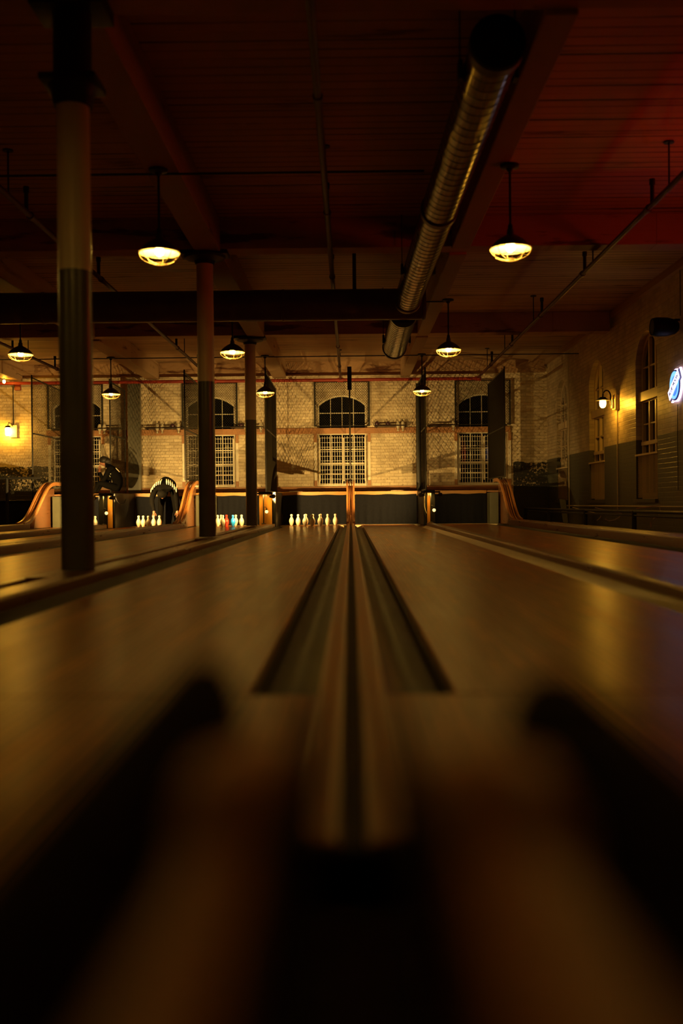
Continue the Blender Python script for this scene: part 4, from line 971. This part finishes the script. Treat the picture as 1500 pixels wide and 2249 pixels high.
# person seated on the ledge, hunched, facing left
bx, by, bz = -5.14, 22.85, .728
r = empty('person', (bx, by, bz)); tag(r, 'person in black jacket sitting hunched on the ledge, facing left', 'person')
J, E = {}, []
J['pelvis'] = ((bx, by, bz + .12), .13, .15); J['belly'] = ((bx - .03, by, bz + .27), .13, .15); J['chest'] = ((bx - .12, by, bz + .45), .135, .17); J['upper'] = ((bx - .20, by, bz + .57), .10, .15)
J['neck'] = ((bx - .28, by, bz + .64), .055, .055); J['jaw'] = ((bx - .36, by, bz + .665), .062, .065); J['skull'] = ((bx - .40, by, bz + .725), .088, .08); J['crown'] = ((bx - .41, by, bz + .775), .055, .055)
J['nose'] = ((bx - .475, by, bz + .66), .018, .015)
E += [('pelvis', 'belly'), ('belly', 'chest'), ('chest', 'upper'), ('upper', 'neck'), ('neck', 'jaw'), ('jaw', 'skull'), ('skull', 'crown'), ('jaw', 'nose')]
for s_, pre in ((-1, 'l'), (1, 'r')):
    J[pre + 'sh'] = ((bx - .20, by + s_ * .17, bz + .54), .075); J[pre + 'el'] = ((bx - .33, by + s_ * .21, bz + .27), .052)
    J[pre + 'wr'] = ((bx - .44, by + s_ * .10, bz + .44 + (.03 if s_ < 0 else -.06)), .034)
    J[pre + 'hip'] = ((bx - .05, by + s_ * .10, bz + .11), .10); J[pre + 'kn'] = ((bx - .46, by + s_ * .13, bz + .24), .068); J[pre + 'an'] = ((bx - .53, by + s_ * .12, bz + .06), .045); J[pre + 'toe'] = ((bx - .70, by + s_ * .13, bz + .04), .036)
    E += [('upper', pre + 'sh'), (pre + 'sh', pre + 'el'), (pre + 'el', pre + 'wr'), ('pelvis', pre + 'hip'), (pre + 'hip', pre + 'kn'), (pre + 'kn', pre + 'an'), (pre + 'an', pre + 'toe')]
    hand_joints(J, E, pre + 'wr', (-.15, -s_ * .25, 1), (.3, -s_, .1) if s_ < 0 else (.3, -1, .1), pre, .6)
me = skin_body(J, E, 'pelvis')
hands = [Vector(J['lwr'][0]) + Vector((0, 0, .05)), Vector(J['rwr'][0]) + Vector((0, 0, .05))]
def cls1(c):
    if (c - Vector((bx - .40, by, bz + .70))).length < .125 and c.x < bx - .33: return 1
    if any((c - h).length < .13 and c.z > h.z - .05 and c.x < bx - .36 for h in hands): return 1
    if bx - .36 < c.x < bx - .20 and bz + .26 < c.z < bz + .56 and abs(c.y - by) < .15 and c.y < by: return 2
    return 0
person('body', me, r, '', ['clothblack', 'skin', 'clothwhite'], cls1)
m = MB(); m.sphere((bx - .365, by, bz + .745), .105, 18, 12, 0, (1.0, .95, .85)); m.sphere((bx - .29, by, bz + .72), .085, 16, 10, 0, (1, 1.05, .9)); m.sphere((bx - .26, by, bz + .66), .07, 14, 8)
h = m.build('hair', 'hair', r); h['label'] = 'dark shoulder length hair'
m = MB()
for k in range(3): m.tube([(bx - .06 + k * .022, by - .155, bz + .56 - k * .02), (bx - .02 + k * .02, by - .165, bz + .51 - k * .02)], .008, 6)
m.build('jacket_mark', 'clothwhite', r)

# person bending forward into the pit to set pins
bx, by = -3.94, 22.12
r = empty('person', (bx, by, 0)); tag(r, 'person in black jacket with white stripes bending down to set pins', 'person')
J, E = {}, []
J['pelvis'] = ((bx + .02, by + .12, .84), .15, .15); J['belly'] = ((bx + .01, by - .06, .93), .15, .16); J['chest'] = ((bx, by - .28, .92), .16, .19); J['upper'] = ((bx - .01, by - .42, .85), .12, .17)
J['neck'] = ((bx - .02, by - .52, .76), .06, .06); J['jaw'] = ((bx - .02, by - .58, .68), .07, .07); J['skull'] = ((bx - .02, by - .64, .665), .085, .085); J['crown'] = ((bx - .02, by - .69, .65), .055, .055); J['nose'] = ((bx - .02, by - .60, .585), .016, .016)
E += [('pelvis', 'belly'), ('belly', 'chest'), ('chest', 'upper'), ('upper', 'neck'), ('neck', 'jaw'), ('jaw', 'skull'), ('skull', 'crown'), ('jaw', 'nose')]
for s_, pre in ((-1, 'l'), (1, 'r')):
    J[pre + 'sh'] = ((bx + s_ * .20, by - .40, .82), .085); J[pre + 'el'] = ((bx + s_ * .27, by - .50, .56), .058); J[pre + 'wr'] = ((bx + (-.19 if s_ < 0 else .30), by - .62, .33), .036)
    J[pre + 'hip'] = ((bx + s_ * .11, by + .12, .80), .11); J[pre + 'kn'] = ((bx + s_ * .16, by - .02, .46), .075); J[pre + 'an'] = ((bx + s_ * .17, by + .05, .09), .05); J[pre + 'toe'] = ((bx + s_ * .19, by - .13, .04), .042)
    E += [('upper', pre + 'sh'), (pre + 'sh', pre + 'el'), (pre + 'el', pre + 'wr'), ('pelvis', pre + 'hip'), (pre + 'hip', pre + 'kn'), (pre + 'kn', pre + 'an'), (pre + 'an', pre + 'toe')]
    hand_joints(J, E, pre + 'wr', (-s_ * -.1, -.25, -1), (-s_, -.2, 0), pre, .6)
me = skin_body(J, E, 'pelvis')
hands2 = [Vector(J['lwr'][0]), Vector(J['rwr'][0])]
def cls2(c):
    if any((c - h).length < .22 and c.z < h.z - .0 for h in hands2) and c.y < by - .45 and c.z < .34: return 1
    if (c - Vector((bx - .02, by - .62, .62))).length < .11: return 1
    return 0
person('body', me, r, '', ['clothblack', 'skin'], cls2)
m = MB(); m.sphere((bx - .02, by - .645, .69), .105, 18, 12, 0, (1, 1, .85)); m.build('cap', 'clothblack', r)
for s_ in (-1, 1):
    for k in range(6):
        a = .18 + k * .25
        x = bx + s_ * (.05 + k * .040); zt = 1.03 - .012 * k * k * .55
        m = MB(); m.tube([(x, by - .475, zt - .03), (x + s_ * .012, by - .545, zt - .075), (x + s_ * .02, by - .565, zt - .14)], [.008, .012, .006], 6); m.build('jacket_stripe', 'clothwhite', r)
